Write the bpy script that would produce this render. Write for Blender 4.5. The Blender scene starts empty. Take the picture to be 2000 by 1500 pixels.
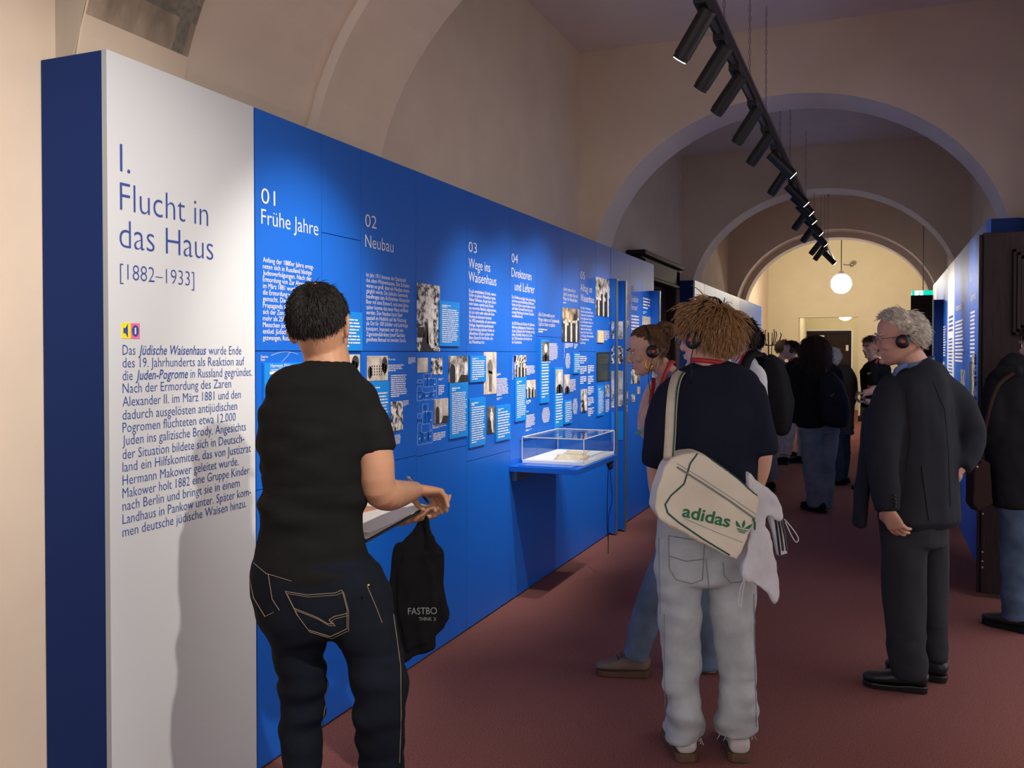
import bpy, bmesh, math, random
from mathutils import Vector, Matrix, noise
SC = bpy.context.scene
COL = SC.collection
R = math.radians
# ---------------------------------------------------------------- camera
FPX, CX, CY, EYE = 1750.0, 1000.0, 719.0, 1.6          # focal length in px of the 2000x1500 frame
TH, PT = R(22.19), R(0.982)                             # turned left of the corridor axis, tilted down a little
cam = bpy.data.objects.new('camera', bpy.data.cameras.new('camera'))
COL.objects.link(cam)
cam.location = (0, 0, EYE)
cam.rotation_euler = (R(90) - PT, 0, TH)
cam.data.sensor_width = 36.0
cam.data.lens = 36.0 * FPX / 2000.0
cam.data.shift_y = -(750.0 - CY) / 2000.0
cam.data.clip_start = 0.05
SC.camera = cam
CM = cam.rotation_euler.to_matrix()
# ---------------------------------------------------------------- world, exposure
W = bpy.data.worlds.new('world'); SC.world = W; W.use_nodes = True
W.node_tree.nodes['Background'].inputs[0].default_value = (0.96, 0.93, 1.0, 1)
W.node_tree.nodes['Background'].inputs[1].default_value = 1.2
SC.view_settings.view_transform = 'Standard'
SC.view_settings.look = 'None'
SC.view_settings.gamma = 1.0
SC.view_settings.exposure = 0.2
SC.view_settings.use_curve_mapping = False
SPOT_W = 165.0          # each track spotlight
GLOBE_S = 75.0          # globe lamp surface strength

def ray(px, py):
    return CM @ Vector((px - CX, -(py - CY), -FPX))
def at(px, py, ax, val):          # a photo pixel carried on to the plane ax = val
    d = ray(px, py); o = Vector((0, 0, EYE)); i = 'XYZ'.index(ax)
    return o + d * ((val - o[i]) / d[i])
def P(px, py, d):                 # a photo pixel at depth d metres in front of the camera
    return Vector((0, 0, EYE)) + ray(px, py) * (d / FPX)
RGT = CM @ Vector((1, 0, 0)); FWD = Vector((-math.sin(TH), math.cos(TH), 0)); UP = Vector((0, 0, 1))

# ---------------------------------------------------------------- materials
def mat(name, col, rough=.6, bump=0, bscale=60, var=0, vscale=8, metal=0, spec=.5, stretch=(1, 1, 1), emit=None, estr=0, sheen=0, coat=0):
    m = bpy.data.materials.new(name); m.use_nodes = True
    nt = m.node_tree; b = nt.nodes['Principled BSDF']
    b.inputs['Base Color'].default_value = (*col, 1); b.inputs['Roughness'].default_value = rough
    b.inputs['Metallic'].default_value = metal; b.inputs['Specular IOR Level'].default_value = spec
    if sheen: b.inputs['Sheen Weight'].default_value = sheen
    if coat: b.inputs['Coat Weight'].default_value = coat
    if emit:
        b.inputs['Emission Color'].default_value = (*emit, 1); b.inputs['Emission Strength'].default_value = estr
    tc = nt.nodes.new('ShaderNodeTexCoord'); mp = nt.nodes.new('ShaderNodeMapping'); mp.inputs['Scale'].default_value = stretch
    nt.links.new(tc.outputs['Object'], mp.inputs[0])
    if var:
        n = nt.nodes.new('ShaderNodeTexNoise'); n.inputs['Scale'].default_value = vscale; n.inputs['Detail'].default_value = 5
        nt.links.new(mp.outputs[0], n.inputs['Vector'])
        r = nt.nodes.new('ShaderNodeValToRGB')
        r.color_ramp.elements[0].position = .3; r.color_ramp.elements[1].position = .7
        r.color_ramp.elements[0].color = (*[max(0, c * (1 - var)) for c in col], 1)
        r.color_ramp.elements[1].color = (*[min(1, c * (1 + var)) for c in col], 1)
        nt.links.new(n.outputs['Fac'], r.inputs[0]); nt.links.new(r.outputs[0], b.inputs['Base Color'])
    if bump:
        n2 = nt.nodes.new('ShaderNodeTexNoise'); n2.inputs['Scale'].default_value = bscale; n2.inputs['Detail'].default_value = 4
        nt.links.new(mp.outputs[0], n2.inputs['Vector'])
        bp = nt.nodes.new('ShaderNodeBump'); bp.inputs['Strength'].default_value = bump; bp.inputs['Distance'].default_value = .004
        nt.links.new(n2.outputs['Fac'], bp.inputs['Height']); nt.links.new(bp.outputs[0], b.inputs['Normal'])
    return m
M = {}
M['plaster'] = mat('cream plaster', (.74, .60, .46), .9, .25, 25, .04, 3)
M['plaster_up'] = mat('ceiling plaster', (.74, .65, .60), .9, .2, 25, .03, 3)
M['rib'] = mat('arch edge plaster', (.80, .70, .60), .9, .15, 25, .02, 3)
M['hall'] = mat('yellow hall plaster', (.78, .70, .50), .9, .2, 25, .03, 3)
M['slab'] = mat('repaired plaster', (.75, .60, .45), .9, .3, 30, .05, 5)
M['strip'] = mat('grey plaster strip', (.42, .36, .29), .95, .4, 30, .08, 9, stretch=(1, 1, .2))
M['carpet'] = mat('red carpet', (.26, .104, .088), 1.0, 1.0, 260, .42, 170, spec=.05)
M['blue'] = mat('blue board', (.003, .118, .58), .45, .03, 200, spec=.45)
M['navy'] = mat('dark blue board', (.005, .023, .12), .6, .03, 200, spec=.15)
M['plaque'] = mat('light blue plaque', (.005, .24, .74), .4)
M['white'] = mat('white board', (.63, .645, .66), .45, .02, 200)
M['print'] = mat('white print', (.82, .76, .74), .7)
M['ink'] = mat('blue print', (.035, .07, .30), .6)
M['line'] = mat('pale blue print', (.33, .45, .80), .7)
M['edge'] = mat('grey metal edge', (.16, .22, .25), .35, metal=.6)
M['greyedge'] = mat('grey board edge', (.33, .36, .37), .5)
M['black'] = mat('black metal', (.012, .012, .013), .45)
M['blackgl'] = mat('black plastic', (.01, .01, .011), .3)
M['chrome'] = mat('steel', (.35, .33, .32), .35, metal=.9)
M['wood'] = mat('dark brown door paint', (.024, .013, .012), .6, .12, 18, .25, 10, spec=.2, stretch=(6, 6, .6))
M['lens'] = mat('lit lens', (1, 1, 1), .5, emit=(1, .93, .82), estr=14)
M['globe'] = mat('opal glass', (1, 1, 1), .4, emit=(1, .93, .80), estr=GLOBE_S)
M['globe_dim'] = mat('opal glass in niche', (1, 1, 1), .4, emit=(1, .93, .80), estr=GLOBE_S * .22)
M['acryl'] = mat('clear acrylic', (1, 1, 1), .02)
_n = M['acryl'].node_tree; _n.nodes.clear()
_o = _n.nodes.new('ShaderNodeOutputMaterial'); _mx = _n.nodes.new('ShaderNodeMixShader'); _tr = _n.nodes.new('ShaderNodeBsdfTransparent'); _gl = _n.nodes.new('ShaderNodeBsdfGlossy'); _lw = _n.nodes.new('ShaderNodeLayerWeight'); _pw = _n.nodes.new('ShaderNodeMath'); _pw.operation = 'POWER'; _pw.inputs[1].default_value = 5; _fr = _n.nodes.new('ShaderNodeMath'); _fr.operation = 'MULTIPLY_ADD'; _fr.inputs[1].default_value = .6; _fr.inputs[2].default_value = .025
_n.links.new(_lw.outputs['Facing'], _pw.inputs[0]); _n.links.new(_pw.outputs[0], _fr.inputs[0])
_gl.inputs['Roughness'].default_value = .03; _tr.inputs['Color'].default_value = (.95, .97, .98, 1)
_n.links.new(_fr.outputs[0], _mx.inputs[0]); _n.links.new(_tr.outputs[0], _mx.inputs[1]); _n.links.new(_gl.outputs[0], _mx.inputs[2]); _n.links.new(_mx.outputs[0], _o.inputs['Surface'])
M['paper'] = mat('old letter paper', (.72, .56, .34), .8, .1, 40, .12, 30)
M['wpaper'] = mat('white paper', (.82, .80, .76), .8, .05, 20)
M['yellow'] = mat('yellow print', (.85, .75, .02), .6)
M['pink'] = mat('pink print', (.85, .16, .35), .6)
M['red'] = mat('red ribbon', (.42, .018, .03), .5, .1, 300)
M['redd'] = mat('red sticker', (.65, .04, .02), .5)
M['green'] = mat('green print', (.01, .16, .06), .6)
M['gold'] = mat('gold', (.75, .45, .10), .3, metal=1)
M['exit'] = mat('green sign', (0, .25, .16), .5, emit=(.0, .75, .5), estr=.9)
M['exitw'] = mat('white sign', (.9, 1, 1), .5, emit=(.75, 1, 1), estr=1.3)
def photo_mat(name, dark, light, sc, thr=.5, contrast=.12, st=(1, 1, 1)):
    m = mat(name, light, .5); nt = m.node_tree; b = nt.nodes['Principled BSDF']
    tc = nt.nodes.new('ShaderNodeTexCoord'); oi = nt.nodes.new('ShaderNodeObjectInfo')
    mp = nt.nodes.new('ShaderNodeMapping'); mp.inputs['Scale'].default_value = st
    ad = nt.nodes.new('ShaderNodeVectorMath'); ad.operation = 'ADD'
    ml = nt.nodes.new('ShaderNodeMath'); ml.operation = 'MULTIPLY'; ml.inputs[1].default_value = 40
    n = nt.nodes.new('ShaderNodeTexNoise'); n.inputs['Scale'].default_value = sc; n.inputs['Detail'].default_value = 6; n.inputs['Roughness'].default_value = .6
    r = nt.nodes.new('ShaderNodeValToRGB'); e = r.color_ramp.elements
    e[0].position = thr - contrast; e[1].position = thr + contrast; e[0].color = (*dark, 1); e[1].color = (*light, 1)
    L = nt.links.new
    L(tc.outputs['Object'], mp.inputs[0]); L(oi.outputs['Random'], ml.inputs[0]); L(mp.outputs[0], ad.inputs[0]); L(ml.outputs[0], ad.inputs[1])
    L(ad.outputs[0], n.inputs['Vector']); L(n.outputs['Fac'], r.inputs[0]); L(r.outputs[0], b.inputs['Base Color'])
    return m
M['ph_grey'] = photo_mat('grey photograph', (.02, .018, .016), (.78, .72, .66), 14, .5, .10)
M['ph_fine'] = photo_mat('grainy photograph', (.015, .014, .013), (.80, .75, .70), 42, .5, .08)
M['ph_pale'] = photo_mat('pale photograph', (.16, .13, .11), (.70, .62, .54), 22, .42, .2, (1, 1, .5))
M['ph_sepia'] = photo_mat('sepia photograph', (.02, .008, .004), (.75, .55, .34), 11, .55, .14)
M['ph_dark'] = photo_mat('dark photograph', (.02, .018, .016), (.30, .27, .24), 14, .55, .2)
M['fig_l'] = mat('pale printed figure', (.74, .69, .64), .5, 0, 0, .35, 30)
M['fig_d'] = mat('dark printed figure', (.03, .026, .024), .5, 0, 0, .5, 40)
M['ph_tree'] = mat('printed foliage', (.05, .047, .04), .5, 0, 0, .8, 60)
M['screen'] = mat('lit screen', (.02, .02, .02), .3, 0, 0, .6, 9, emit=(.05, .07, .035), estr=.3)

# ---------------------------------------------------------------- mesh helpers
class MB:
    def __init__(s): s.v = []; s.f = []; s.mi = []
    def add(s, vs, fs, mi=0):
        o = len(s.v); s.v += [Vector(x) for x in vs]; s.f += [tuple(i + o for i in f) for f in fs]; s.mi += [mi] * len(fs)
        return s
    def box(s, x0, y0, z0, x1, y1, z1, mi=0):
        return s.add([(x0, y0, z0), (x1, y0, z0), (x1, y1, z0), (x0, y1, z0), (x0, y0, z1), (x1, y0, z1), (x1, y1, z1), (x0, y1, z1)],
                     [(0, 3, 2, 1), (4, 5, 6, 7), (0, 1, 5, 4), (1, 2, 6, 5), (2, 3, 7, 6), (3, 0, 4, 7)], mi)
    def obox(s, c, ax, ay, az, mi=0):       # oriented box: centre and half vectors
        c, ax, ay, az = map(Vector, (c, ax, ay, az))
        vs = [c + ax * i + ay * j + az * k for k in (-1, 1) for i, j in ((-1, -1), (1, -1), (1, 1), (-1, 1))]
        return s.add(vs, [(0, 3, 2, 1), (4, 5, 6, 7), (0, 1, 5, 4), (1, 2, 6, 5), (2, 3, 7, 6), (3, 0, 4, 7)], mi)
    def tube(s, pts, rad, side=None, n=12, sub=1, cap=.5, mi=0, sup=2.0):
        pts = [Vector(p) for p in pts]
        rad = rad if isinstance(rad, (list, tuple)) else [rad] * len(pts)
        rad = [(r, r) if not isinstance(r, (tuple, list)) else r for r in rad]
        if sub > 1 and len(pts) > 2:
            q, rr = [], []
            for i in range(len(pts) - 1):
                a, b, c, d = pts[max(i - 1, 0)], pts[i], pts[i + 1], pts[min(i + 2, len(pts) - 1)]
                for k in range(sub):
                    t = k / sub
                    q.append(.5 * ((2 * b) + (c - a) * t + (2 * a - 5 * b + 4 * c - d) * t * t + (3 * b - a - 3 * c + d) * t ** 3))
                    rr.append(tuple(rad[i][j] * (1 - t) + rad[i + 1][j] * t for j in (0, 1)))
            q.append(pts[-1]); rr.append(rad[-1]); pts, rad = q, rr
        N = len(pts)
        T = [(pts[min(i + 1, N - 1)] - pts[max(i - 1, 0)]).normalized() for i in range(N)]
        if side is None:
            x = T[0].orthogonal().normalized()
        rings = []
        for i in range(N):
            h = Vector(side) if side is not None else x
            x = (h - T[i] * h.dot(T[i])).normalized(); y = T[i].cross(x)
            rings.append((pts[i], x, y, rad[i], 1.0))
        if cap:
            p, x0, y0, r, _ = rings[0]; e = min(r) * cap
            rings = [(p - T[0] * e, x0, y0, r, .45), (p - T[0] * e * .6, x0, y0, r, .8)] + rings
            p, x0, y0, r, _ = rings[-1]; e = min(r) * cap
            rings += [(p + T[-1] * e * .6, x0, y0, r, .8), (p + T[-1] * e, x0, y0, r, .45)]
        vs = []
        for p, x0, y0, r, k in rings:
            for j in range(n):
                a = 2 * math.pi * j / n; ca, sa = math.cos(a), math.sin(a)
                if sup != 2:
                    ca = math.copysign(abs(ca) ** (2 / sup), ca); sa = math.copysign(abs(sa) ** (2 / sup), sa)
                vs.append(p + x0 * (ca * r[0] * k) + y0 * (sa * r[1] * k))
        m = len(rings)
        fs = [(i * n + j, i * n + (j + 1) % n, (i + 1) * n + (j + 1) % n, (i + 1) * n + j) for i in range(m - 1) for j in range(n)]
        fs += [tuple(range(n - 1, -1, -1)), tuple((m - 1) * n + j for j in range(n))]
        return s.add(vs, fs, mi)
    def blob(s, c, r, rot=None, n=12, mi=0):
        c = Vector(c); r = (r, r, r) if not isinstance(r, (tuple, list)) else r
        vs = []; h = n // 2 + 1
        for i in range(1, h):
            t = math.pi * i / h
            for j in range(n):
                a = 2 * math.pi * j / n
                v = Vector((math.sin(t) * math.cos(a) * r[0], math.sin(t) * math.sin(a) * r[1], math.cos(t) * r[2]))
                vs.append(c + (rot @ v if rot else v))
        z = Vector((0, 0, r[2])); z = rot @ z if rot else z
        vs += [c + z, c - z]; k = h - 1
        fs = [(i * n + j, (i + 1) * n + j, (i + 1) * n + (j + 1) % n, i * n + (j + 1) % n) for i in range(k - 1) for j in range(n)]
        fs += [(k * n, j, (j + 1) % n) for j in range(n)] + [(k * n + 1, (k - 1) * n + (j + 1) % n, (k - 1) * n + j) for j in range(n)]
        return s.add(vs, fs, mi)
    def plate(s, outline, nrm, t, mi=0):        # a flat outline given real thickness t against nrm
        o = [Vector(p) for p in outline]; nrm = Vector(nrm).normalized() * t; n = len(o)
        vs = o + [p - nrm for p in o]
        fs = [tuple(range(n)), tuple(range(2 * n - 1, n - 1, -1))] + [(i, i + n, (i + 1) % n + n, (i + 1) % n) for i in range(n)]
        return s.add(vs, fs, mi)
    def mesh(s, name, origin=(0, 0, 0)):
        me = bpy.data.meshes.new(name); o = Vector(origin)
        me.from_pydata([v - o for v in s.v], [], s.f); me.update()
        return me
    def build(s, name, mats, parent=None, smooth=False, bevel=0, fixn=True):
        org = parent_loc(parent)
        me = s.mesh(name, org)
        mats = mats if isinstance(mats, (list, tuple)) else [mats]
        for m in mats: me.materials.append(m)
        if len(mats) > 1: me.polygons.foreach_set('material_index', s.mi)
        if fixn:
            bm = bmesh.new(); bm.from_mesh(me); bmesh.ops.recalc_face_normals(bm, faces=bm.faces); bm.to_mesh(me); bm.free()
        if smooth: me.polygons.foreach_set('use_smooth', [True] * len(me.polygons))
        o = bpy.data.objects.new(name, me); COL.objects.link(o)
        if parent: o.parent = parent
        if bevel:
            md = o.modifiers.new('bevel', 'BEVEL'); md.width = bevel; md.segments = 2; md.limit_method = 'ANGLE'
        return o
    def sculpt(s, name, m, parent=None, voxel=.008, smooth=4, disp=None):   # fuse everything to one continuous skin
        me = s.mesh('tmp'); bm = bmesh.new(); bm.from_mesh(me); bmesh.ops.recalc_face_normals(bm, faces=bm.faces); bm.to_mesh(me); bm.free()
        o = bpy.data.objects.new('tmp', me); COL.objects.link(o)
        md = o.modifiers.new('r', 'REMESH'); md.mode = 'VOXEL'; md.voxel_size = voxel; md.adaptivity = 0
        if smooth:
            sm = o.modifiers.new('s', 'SMOOTH'); sm.factor = .5; sm.iterations = smooth
        dg = bpy.context.evaluated_depsgraph_get()
        r = bpy.data.meshes.new_from_object(o.evaluated_get(dg)); bpy.data.objects.remove(o)
        org = parent_loc(parent)
        if disp:
            nr = [v.normal.copy() for v in r.vertices]
            for v, nn in zip(r.vertices, nr): v.co = v.co + nn * disp(v.co, nn)
        for v in r.vertices: v.co = v.co - org
        r.materials.clear(); r.materials.append(m); r.name = name
        r.polygons.foreach_set('use_smooth', [True] * len(r.polygons)); r.update()
        ob = bpy.data.objects.new(name, r); COL.objects.link(ob)
        if parent: ob.parent = parent
        return ob
def parent_loc(p):
    o = Vector((0, 0, 0))
    while p: o = o + p.location; p = p.parent
    return o
def tag(o, label, cat, group=None, kind=None):
    if label: o['label'] = label
    if cat: o['category'] = cat
    if group: o['group'] = group
    if kind: o['kind'] = kind
    return o
def thing(name, label, cat, loc, group=None):
    o = bpy.data.objects.new(name, None); COL.objects.link(o); o.location = loc; o.empty_display_size = .1
    return tag(o, label, cat, group)
def struct(o):
    o['kind'] = 'structure'; return o

# ---------------------------------------------------------------- lettering
_cache = {}
def glyphs(txt, res=2, thin=0.0, shear=0.0):
    k = (txt, res, thin, shear)
    if k in _cache: return _cache[k]
    cu = bpy.data.curves.new('t', 'FONT'); cu.body = txt; cu.size = 1; cu.resolution_u = res; cu.offset = thin; cu.shear = shear
    o = bpy.data.objects.new('t', cu); COL.objects.link(o)
    dg = bpy.context.evaluated_depsgraph_get(); me = bpy.data.meshes.new_from_object(o.evaluated_get(dg))
    bpy.data.objects.remove(o)
    v = [(x.co.x, x.co.y) for x in me.vertices]; f = [tuple(p.vertices) for p in me.polygons]
    bpy.data.meshes.remove(me); _cache[k] = (v, f); return v, f
def put_text(mb, txt, org, u, v, size, width=None, res=2, thin=0.0, shear=0.0, mi=0):
    vs, fs = glyphs(txt, res, thin, shear)
    if not vs: return
    x0 = min(p[0] for p in vs); x1 = max(p[0] for p in vs)
    kx = size if width is None else width / (x1 - x0)
    org, u, v = Vector(org), Vector(u), Vector(v)
    mb.add([org + u * ((p[0] - x0) * kx) + v * (p[1] * size) for p in vs], fs, mi)
# ================================================================ the room
XL, XR, ZC = -2.455, 1.02, 4.25
AX, SPR = -0.70, 2.30
Y0 = 2.13; YE = 22.42; YD = 26.7
struct(MB().box(-3.6, -3.5, -.1, 3.6, 27.2, 0).build('floor', M['carpet']))
def arch_pts(a, b, n=40):
    return [(AX - a * math.cos(math.pi * i / n), SPR + b * math.sin(math.pi * i / n)) for i in range(n + 1)]
def arch_wall(name, ya, yb, a, b, wall_m, rib_m, z0=0):
    pts = [(AX - a, z0)] + [p for p in arch_pts(a, b) if p[1] > z0] + [(AX + a, 0)]
    mb = MB(); n = len(pts)
    top = [(XL, z0)] + [(XL + (XR - XL) * i / (n - 3), ZC) for i in range(n - 2)] + [(XR, 0)]
    top[1] = (XL, ZC)
    for y, in ((ya,), (yb,)):
        vs = [(p[0], y, p[1]) for p in pts] + [(p[0], y, p[1]) for p in top]
        fs = [(i, i + 1, n + i + 1, n + i) for i in range(n - 1)]
        mb.add(vs, fs, 0)
    vs = [(p[0], ya, p[1]) for p in pts] + [(p[0], yb, p[1]) for p in pts]
    mb.add(vs, [(i, i + 1, n + i + 1, n + i) for i in range(n - 1)], 1)
    return struct(mb.build(name, [wall_m, rib_m], fixn=False))
PL = M['plaster']
struct(MB().box(XL - .3, -3.5, 0, XL, 27, ZC).build('wall_left', PL))
struct(MB().box(XR, 6.72, 0, XR + .3, YE, ZC).box(XR, -3.5, 3.0, XR + .3, 6.72, ZC).box(XR, -3.5, 0, XR + .3, -2.2, 3.0).build('wall_right', PL))
struct(MB().box(XL - .3, -3.5, ZC, XR + .3, 17, ZC + .2).build('ceiling', M['plaster_up']))
arch_wall('wall_barrel_arch', Y0, 3.36, 1.69, 1.45, M['strip'], PL, 2.535)
arch_wall('wall_arch', 3.36, 3.92, 1.64, 1.40, M['rib'], PL)
arch_wall('wall_arch', 7.61, 8.11, 1.64, 1.40, PL, M['rib'])
arch_wall('wall_arch', 12.115, 12.6, 1.64, 1.40, PL, M['rib'])
arch_wall('wall_arch', 16.18, 16.62, 1.64, 1.40, PL, M['rib'])
arch_wall('wall_arch', 16.62, 17.0, 1.55, 1.31, PL, M['rib'])
# repaired plaster layer and old painted patch on the barrel arch
def vault(u):                       # point on the barrel arch, u = height
    zz = max(-1, min(1, (u - SPR) / 1.45)); return AX - 1.69 * math.sqrt(max(0, 1 - max(0, zz) ** 2))
YPE = at(348, 130, 'X', -2.375).y; ZFR = at(348, 112, 'X', -2.36).z
def vault_patch(name, ya, yb, za, zb, off, m, nz=14):
    mb = MB(); vs = []
    for k in (0, 1):
        for i in range(nz + 1):
            z = za + (zb - za) * i / nz
            for y in (ya, yb): vs.append((vault(z) + (off if k == 0 else -.001), y, z))
    n = 2 * (nz + 1)
    fs = [(2 * i, 2 * i + 1, 2 * i + 3, 2 * i + 2) for i in range(nz)]
    fs += [(n + 2 * i, 2 * i, 2 * i + 2, n + 2 * i + 2) for i in range(nz)] + [(n + 2 * i + 1, 2 * i + 1, 2 * i + 3, n + 2 * i + 3) for i in range(nz)]
    fs += [(0, 1, n + 1, n), (2 * nz, 2 * nz + 1, n + 2 * nz + 1, n + 2 * nz)]
    return mb.add(vs, fs).build(name, m, smooth=False)
fres = mat('old wall painting', (.36, .28, .20), .95, .5, 30, .28, 16, stretch=(1, 1, .35))
nt = fres.node_tree; b_ = nt.nodes['Principled BSDF']; prev = b_.inputs['Base Color'].links[0].from_socket
tc = nt.nodes.new('ShaderNodeTexCoord'); sx = nt.nodes.new('ShaderNodeSeparateXYZ'); nt.links.new(tc.outputs['Object'], sx.inputs[0])
def band(sock, c, w):
    a = nt.nodes.new('ShaderNodeMath'); a.operation = 'SUBTRACT'; a.inputs[1].default_value = c; nt.links.new(sock, a.inputs[0])
    b = nt.nodes.new('ShaderNodeMath'); b.operation = 'ABSOLUTE'; nt.links.new(a.outputs[0], b.inputs[0])
    d = nt.nodes.new('ShaderNodeMath'); d.operation = 'LESS_THAN'; d.inputs[1].default_value = w; nt.links.new(b.outputs[0], d.inputs[0])
    return d.outputs[0]
bz = band(sx.outputs['Z'], ZFR + .14, .03); by = band(sx.outputs['Y'], YPE - .06, .028)
mx = nt.nodes.new('ShaderNodeMath'); mx.operation = 'MAXIMUM'; nt.links.new(bz, mx.inputs[0]); nt.links.new(by, mx.inputs[1])
nn = nt.nodes.new('ShaderNodeTexNoise'); nn.inputs['Scale'].default_value = 45; nt.links.new(tc.outputs['Object'], nn.inputs['Vector'])
mu = nt.nodes.new('ShaderNodeMath'); mu.operation = 'MULTIPLY'; nt.links.new(mx.outputs[0], mu.inputs[0]); nt.links.new(nn.outputs['Fac'], mu.inputs[1])
mc = nt.nodes.new('ShaderNodeMixRGB'); mc.inputs[2].default_value = (.10, .13, .11, 1)
nt.links.new(mu.outputs[0], mc.inputs[0]); nt.links.new(prev, mc.inputs[1]); nt.links.new(mc.outputs[0], b_.inputs['Base Color'])
o = vault_patch('trim_plaster_layer', Y0 + .0, YPE, 2.54, 3.6, .006, M['slab']); struct(o)
tag(vault_patch('wall_painting_fragment', Y0 + .004, YPE - .004, ZFR, 3.58, .0075, fres, 16),
    'fragment of old painted wall decoration in faded brown and green above the white text panel', 'wall painting')
# end hall
struct(MB().box(-3.4, 17.0, 0, -3.2, YE, 5.2).box(-3.4, 17.0, 0, XL - .28, 17.2, 5.2).build('wall_hall_left', M['hall']))
e1, e2, zl = at(1560, 620, 'Y', YE).x, at(1677, 620, 'Y', YE).x, at(1600, 620, 'Y', YE).z
struct(MB().box(-3.4, YE, 0, e1, YE + .3, 5.2).box(e2, YE, 0, 2.6, YE + .3, 5.2).box(e1, YE, zl, e2, YE + .3, 5.2).build('wall_end', M['hall']))
struct(MB().box(e1 - .3, YE + .3, 0, e1 - .12, YD + .3, 3.2).box(e2 + .12, YE + .3, 0, e2 + .3, YD + .3, 3.2).build('wall_niche_sides', M['hall']))
dx0, dx1, dz = at(1564, 645, 'Y', YD).x, at(1664, 645, 'Y', YD).x, at(1610, 645, 'Y', YD).z
struct(MB().box(e1 - .3, YD, 0, dx0, YD + .2, 3.2).box(dx1, YD, 0, e2 + .3, YD + .2, 3.2).box(dx0, YD, dz, dx1, YD + .2, 3.2).build('wall_niche_back', M['hall']))
struct(MB().box(e1 - .3, YE + .3, 3.0, e2 + .3, YD + .3, 3.2).build('ceiling_niche', M['hall']))
struct(MB().box(-3.4, 16.9, 5.2, 2.6, YE + .3, 5.4).build('ceiling_hall', M['hall']))
struct(MB().box(2.4, 17.0, 0, 2.6, YE, 5.2).box(XR, 17.0, 0, 2.6, 17.2, 5.2).build('wall_hall_right', M['hall']))
struct(MB().box(XL - .3, 16.98, ZC, XR + .3, 17.15, 5.3).build('wall_hall_front', M['hall']))
struct(MB().box(e2 + .0, YE - .02, 0, 1.5, YE, .13).box(-3.2, YE - .02, 0, e1, YE, .13).build('baseboard_end', M['wood']))
# far door in the niche
d = bpy.data.objects.new('door_1', None); COL.objects.link(d); d.location = ((dx0 + dx1) / 2, YD, 0); d['kind'] = 'structure'
fr = MB().box(dx0 + .01, YD + .03, .01, dx0 + .09, YD + .1, dz - .01).box(dx1 - .09, YD + .03, .01, dx1 - .01, YD + .1, dz - .01).box(dx0 + .09, YD + .03, dz - .1, dx1 - .09, YD + .1, dz - .01)
fr.build('door_frame', M['wood'], d, bevel=.01)
lf = MB().box(dx0 + .09, YD + .06, .01, dx1 - .09, YD + .11, dz - .1)
lf.build('door_leaf', M['wood'], d)
pn = MB()
pn.box(dx0 + .2, YD + .045, 1.1, dx1 - .35, YD + .06, dz - .28).box(dx0 + .2, YD + .045, .2, dx1 - .35, YD + .06, .95)
pn.build('door_panel', M['wood'], d, bevel=.015)
a, b = at(1652, 674, 'Y', YD), at(1660, 685, 'Y', YD)
MB().box(a.x, YD + .04, b.z, b.x, YD + .06, a.z).build('notice', M['wpaper'], d)
a, b = at(1598, 655, 'Y', YD), at(1610, 658, 'Y', YD)
MB().box(a.x, YD + .02, b.z, b.x, YD + .04, a.z).build('door_closer', M['wpaper'], d)
MB().box(dx1 - .2, YD + .02, 1.0, dx1 - .1, YD + .06, 1.03).build('door_handle', M['chrome'], d)
# door case in the left wall between the two exhibition blocks
d = bpy.data.objects.new('door_2', None); COL.objects.link(d); d.location = (XL, 10.2, 0); d['kind'] = 'structure'
MB().box(XL, 9.22, .0, XL + .16, 9.40, 2.62).box(XL, 10.98, 0, XL + .16, 11.2, 2.62).box(XL, 9.22, 2.42, XL + .16, 11.2, 2.63).build('door_frame', M['wood'], d, bevel=.02)
MB().box(XL, 9.18, 2.63, XL + .21, 11.25, 2.68).box(XL, 9.3, 2.39, XL + .18, 11.1, 2.43).build('cornice', M['wood'], d, bevel=.012)
MB().box(XL, 9.40, .01, XL + .03, 10.98, 2.42).build('door_leaf', M['wood'], d)
# lamps of the hall
def pendant(name, px, py, d, r, ztop, label, gm='globe'):
    c = P(px, py, d); t = thing(name, label, 'lamp', c, 'opal globe pendant lamps')
    MB().blob(c, r, n=32).build('glass_globe', M[gm], t, smooth=True)
    MB().tube([c + UP * (r - .02), c + UP * (r + .05)], [r * .35, r * .22], n=16, cap=0).build('cap', M['chrome'], t)
    MB().tube([c + UP * (r + .04), Vector((c.x, c.y, ztop))], .009, n=8, cap=0).build('rod', M['black'], t)
pendant('globe_pendant', 1643, 554, 18.2, .2, 5.2, 'glowing white globe lamp hanging on a rod in front of the yellow end wall')
pendant('globe_pendant', 1651, 611, 23.4, .2, 3.0, 'white globe lamp half hidden by the lintel above the far brown door', 'globe_dim')
# surveillance camera on the end wall
c = at(1668, 514, 'Y', YE - .12); t = thing('security_camera', 'small grey security camera with cable high on the yellow end wall', 'camera', c)
MB().tube([c, c + Vector((-.05, -.16, -.05))], .05, n=12).build('housing', M['chrome'], t, smooth=True)
MB().tube([c + Vector((0, .0, 0)), c + Vector((0, .12, .04))], .02, n=8).build('bracket', M['greyedge'], t)
MB().tube([c + Vector((0, .11, 0)), c + Vector((-.1, .115, -.03)), c + Vector((-.24, .115, -.01)), c + Vector((-.27, .11, .02))], .008, n=6, sub=4).build('cable', M['black'], t)
MB().box(c.x - .42, c.y + .09, c.z - .01, c.x - .24, c.y + .12, c.z + .03).build('cable_duct', M['rib'], t)
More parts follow.
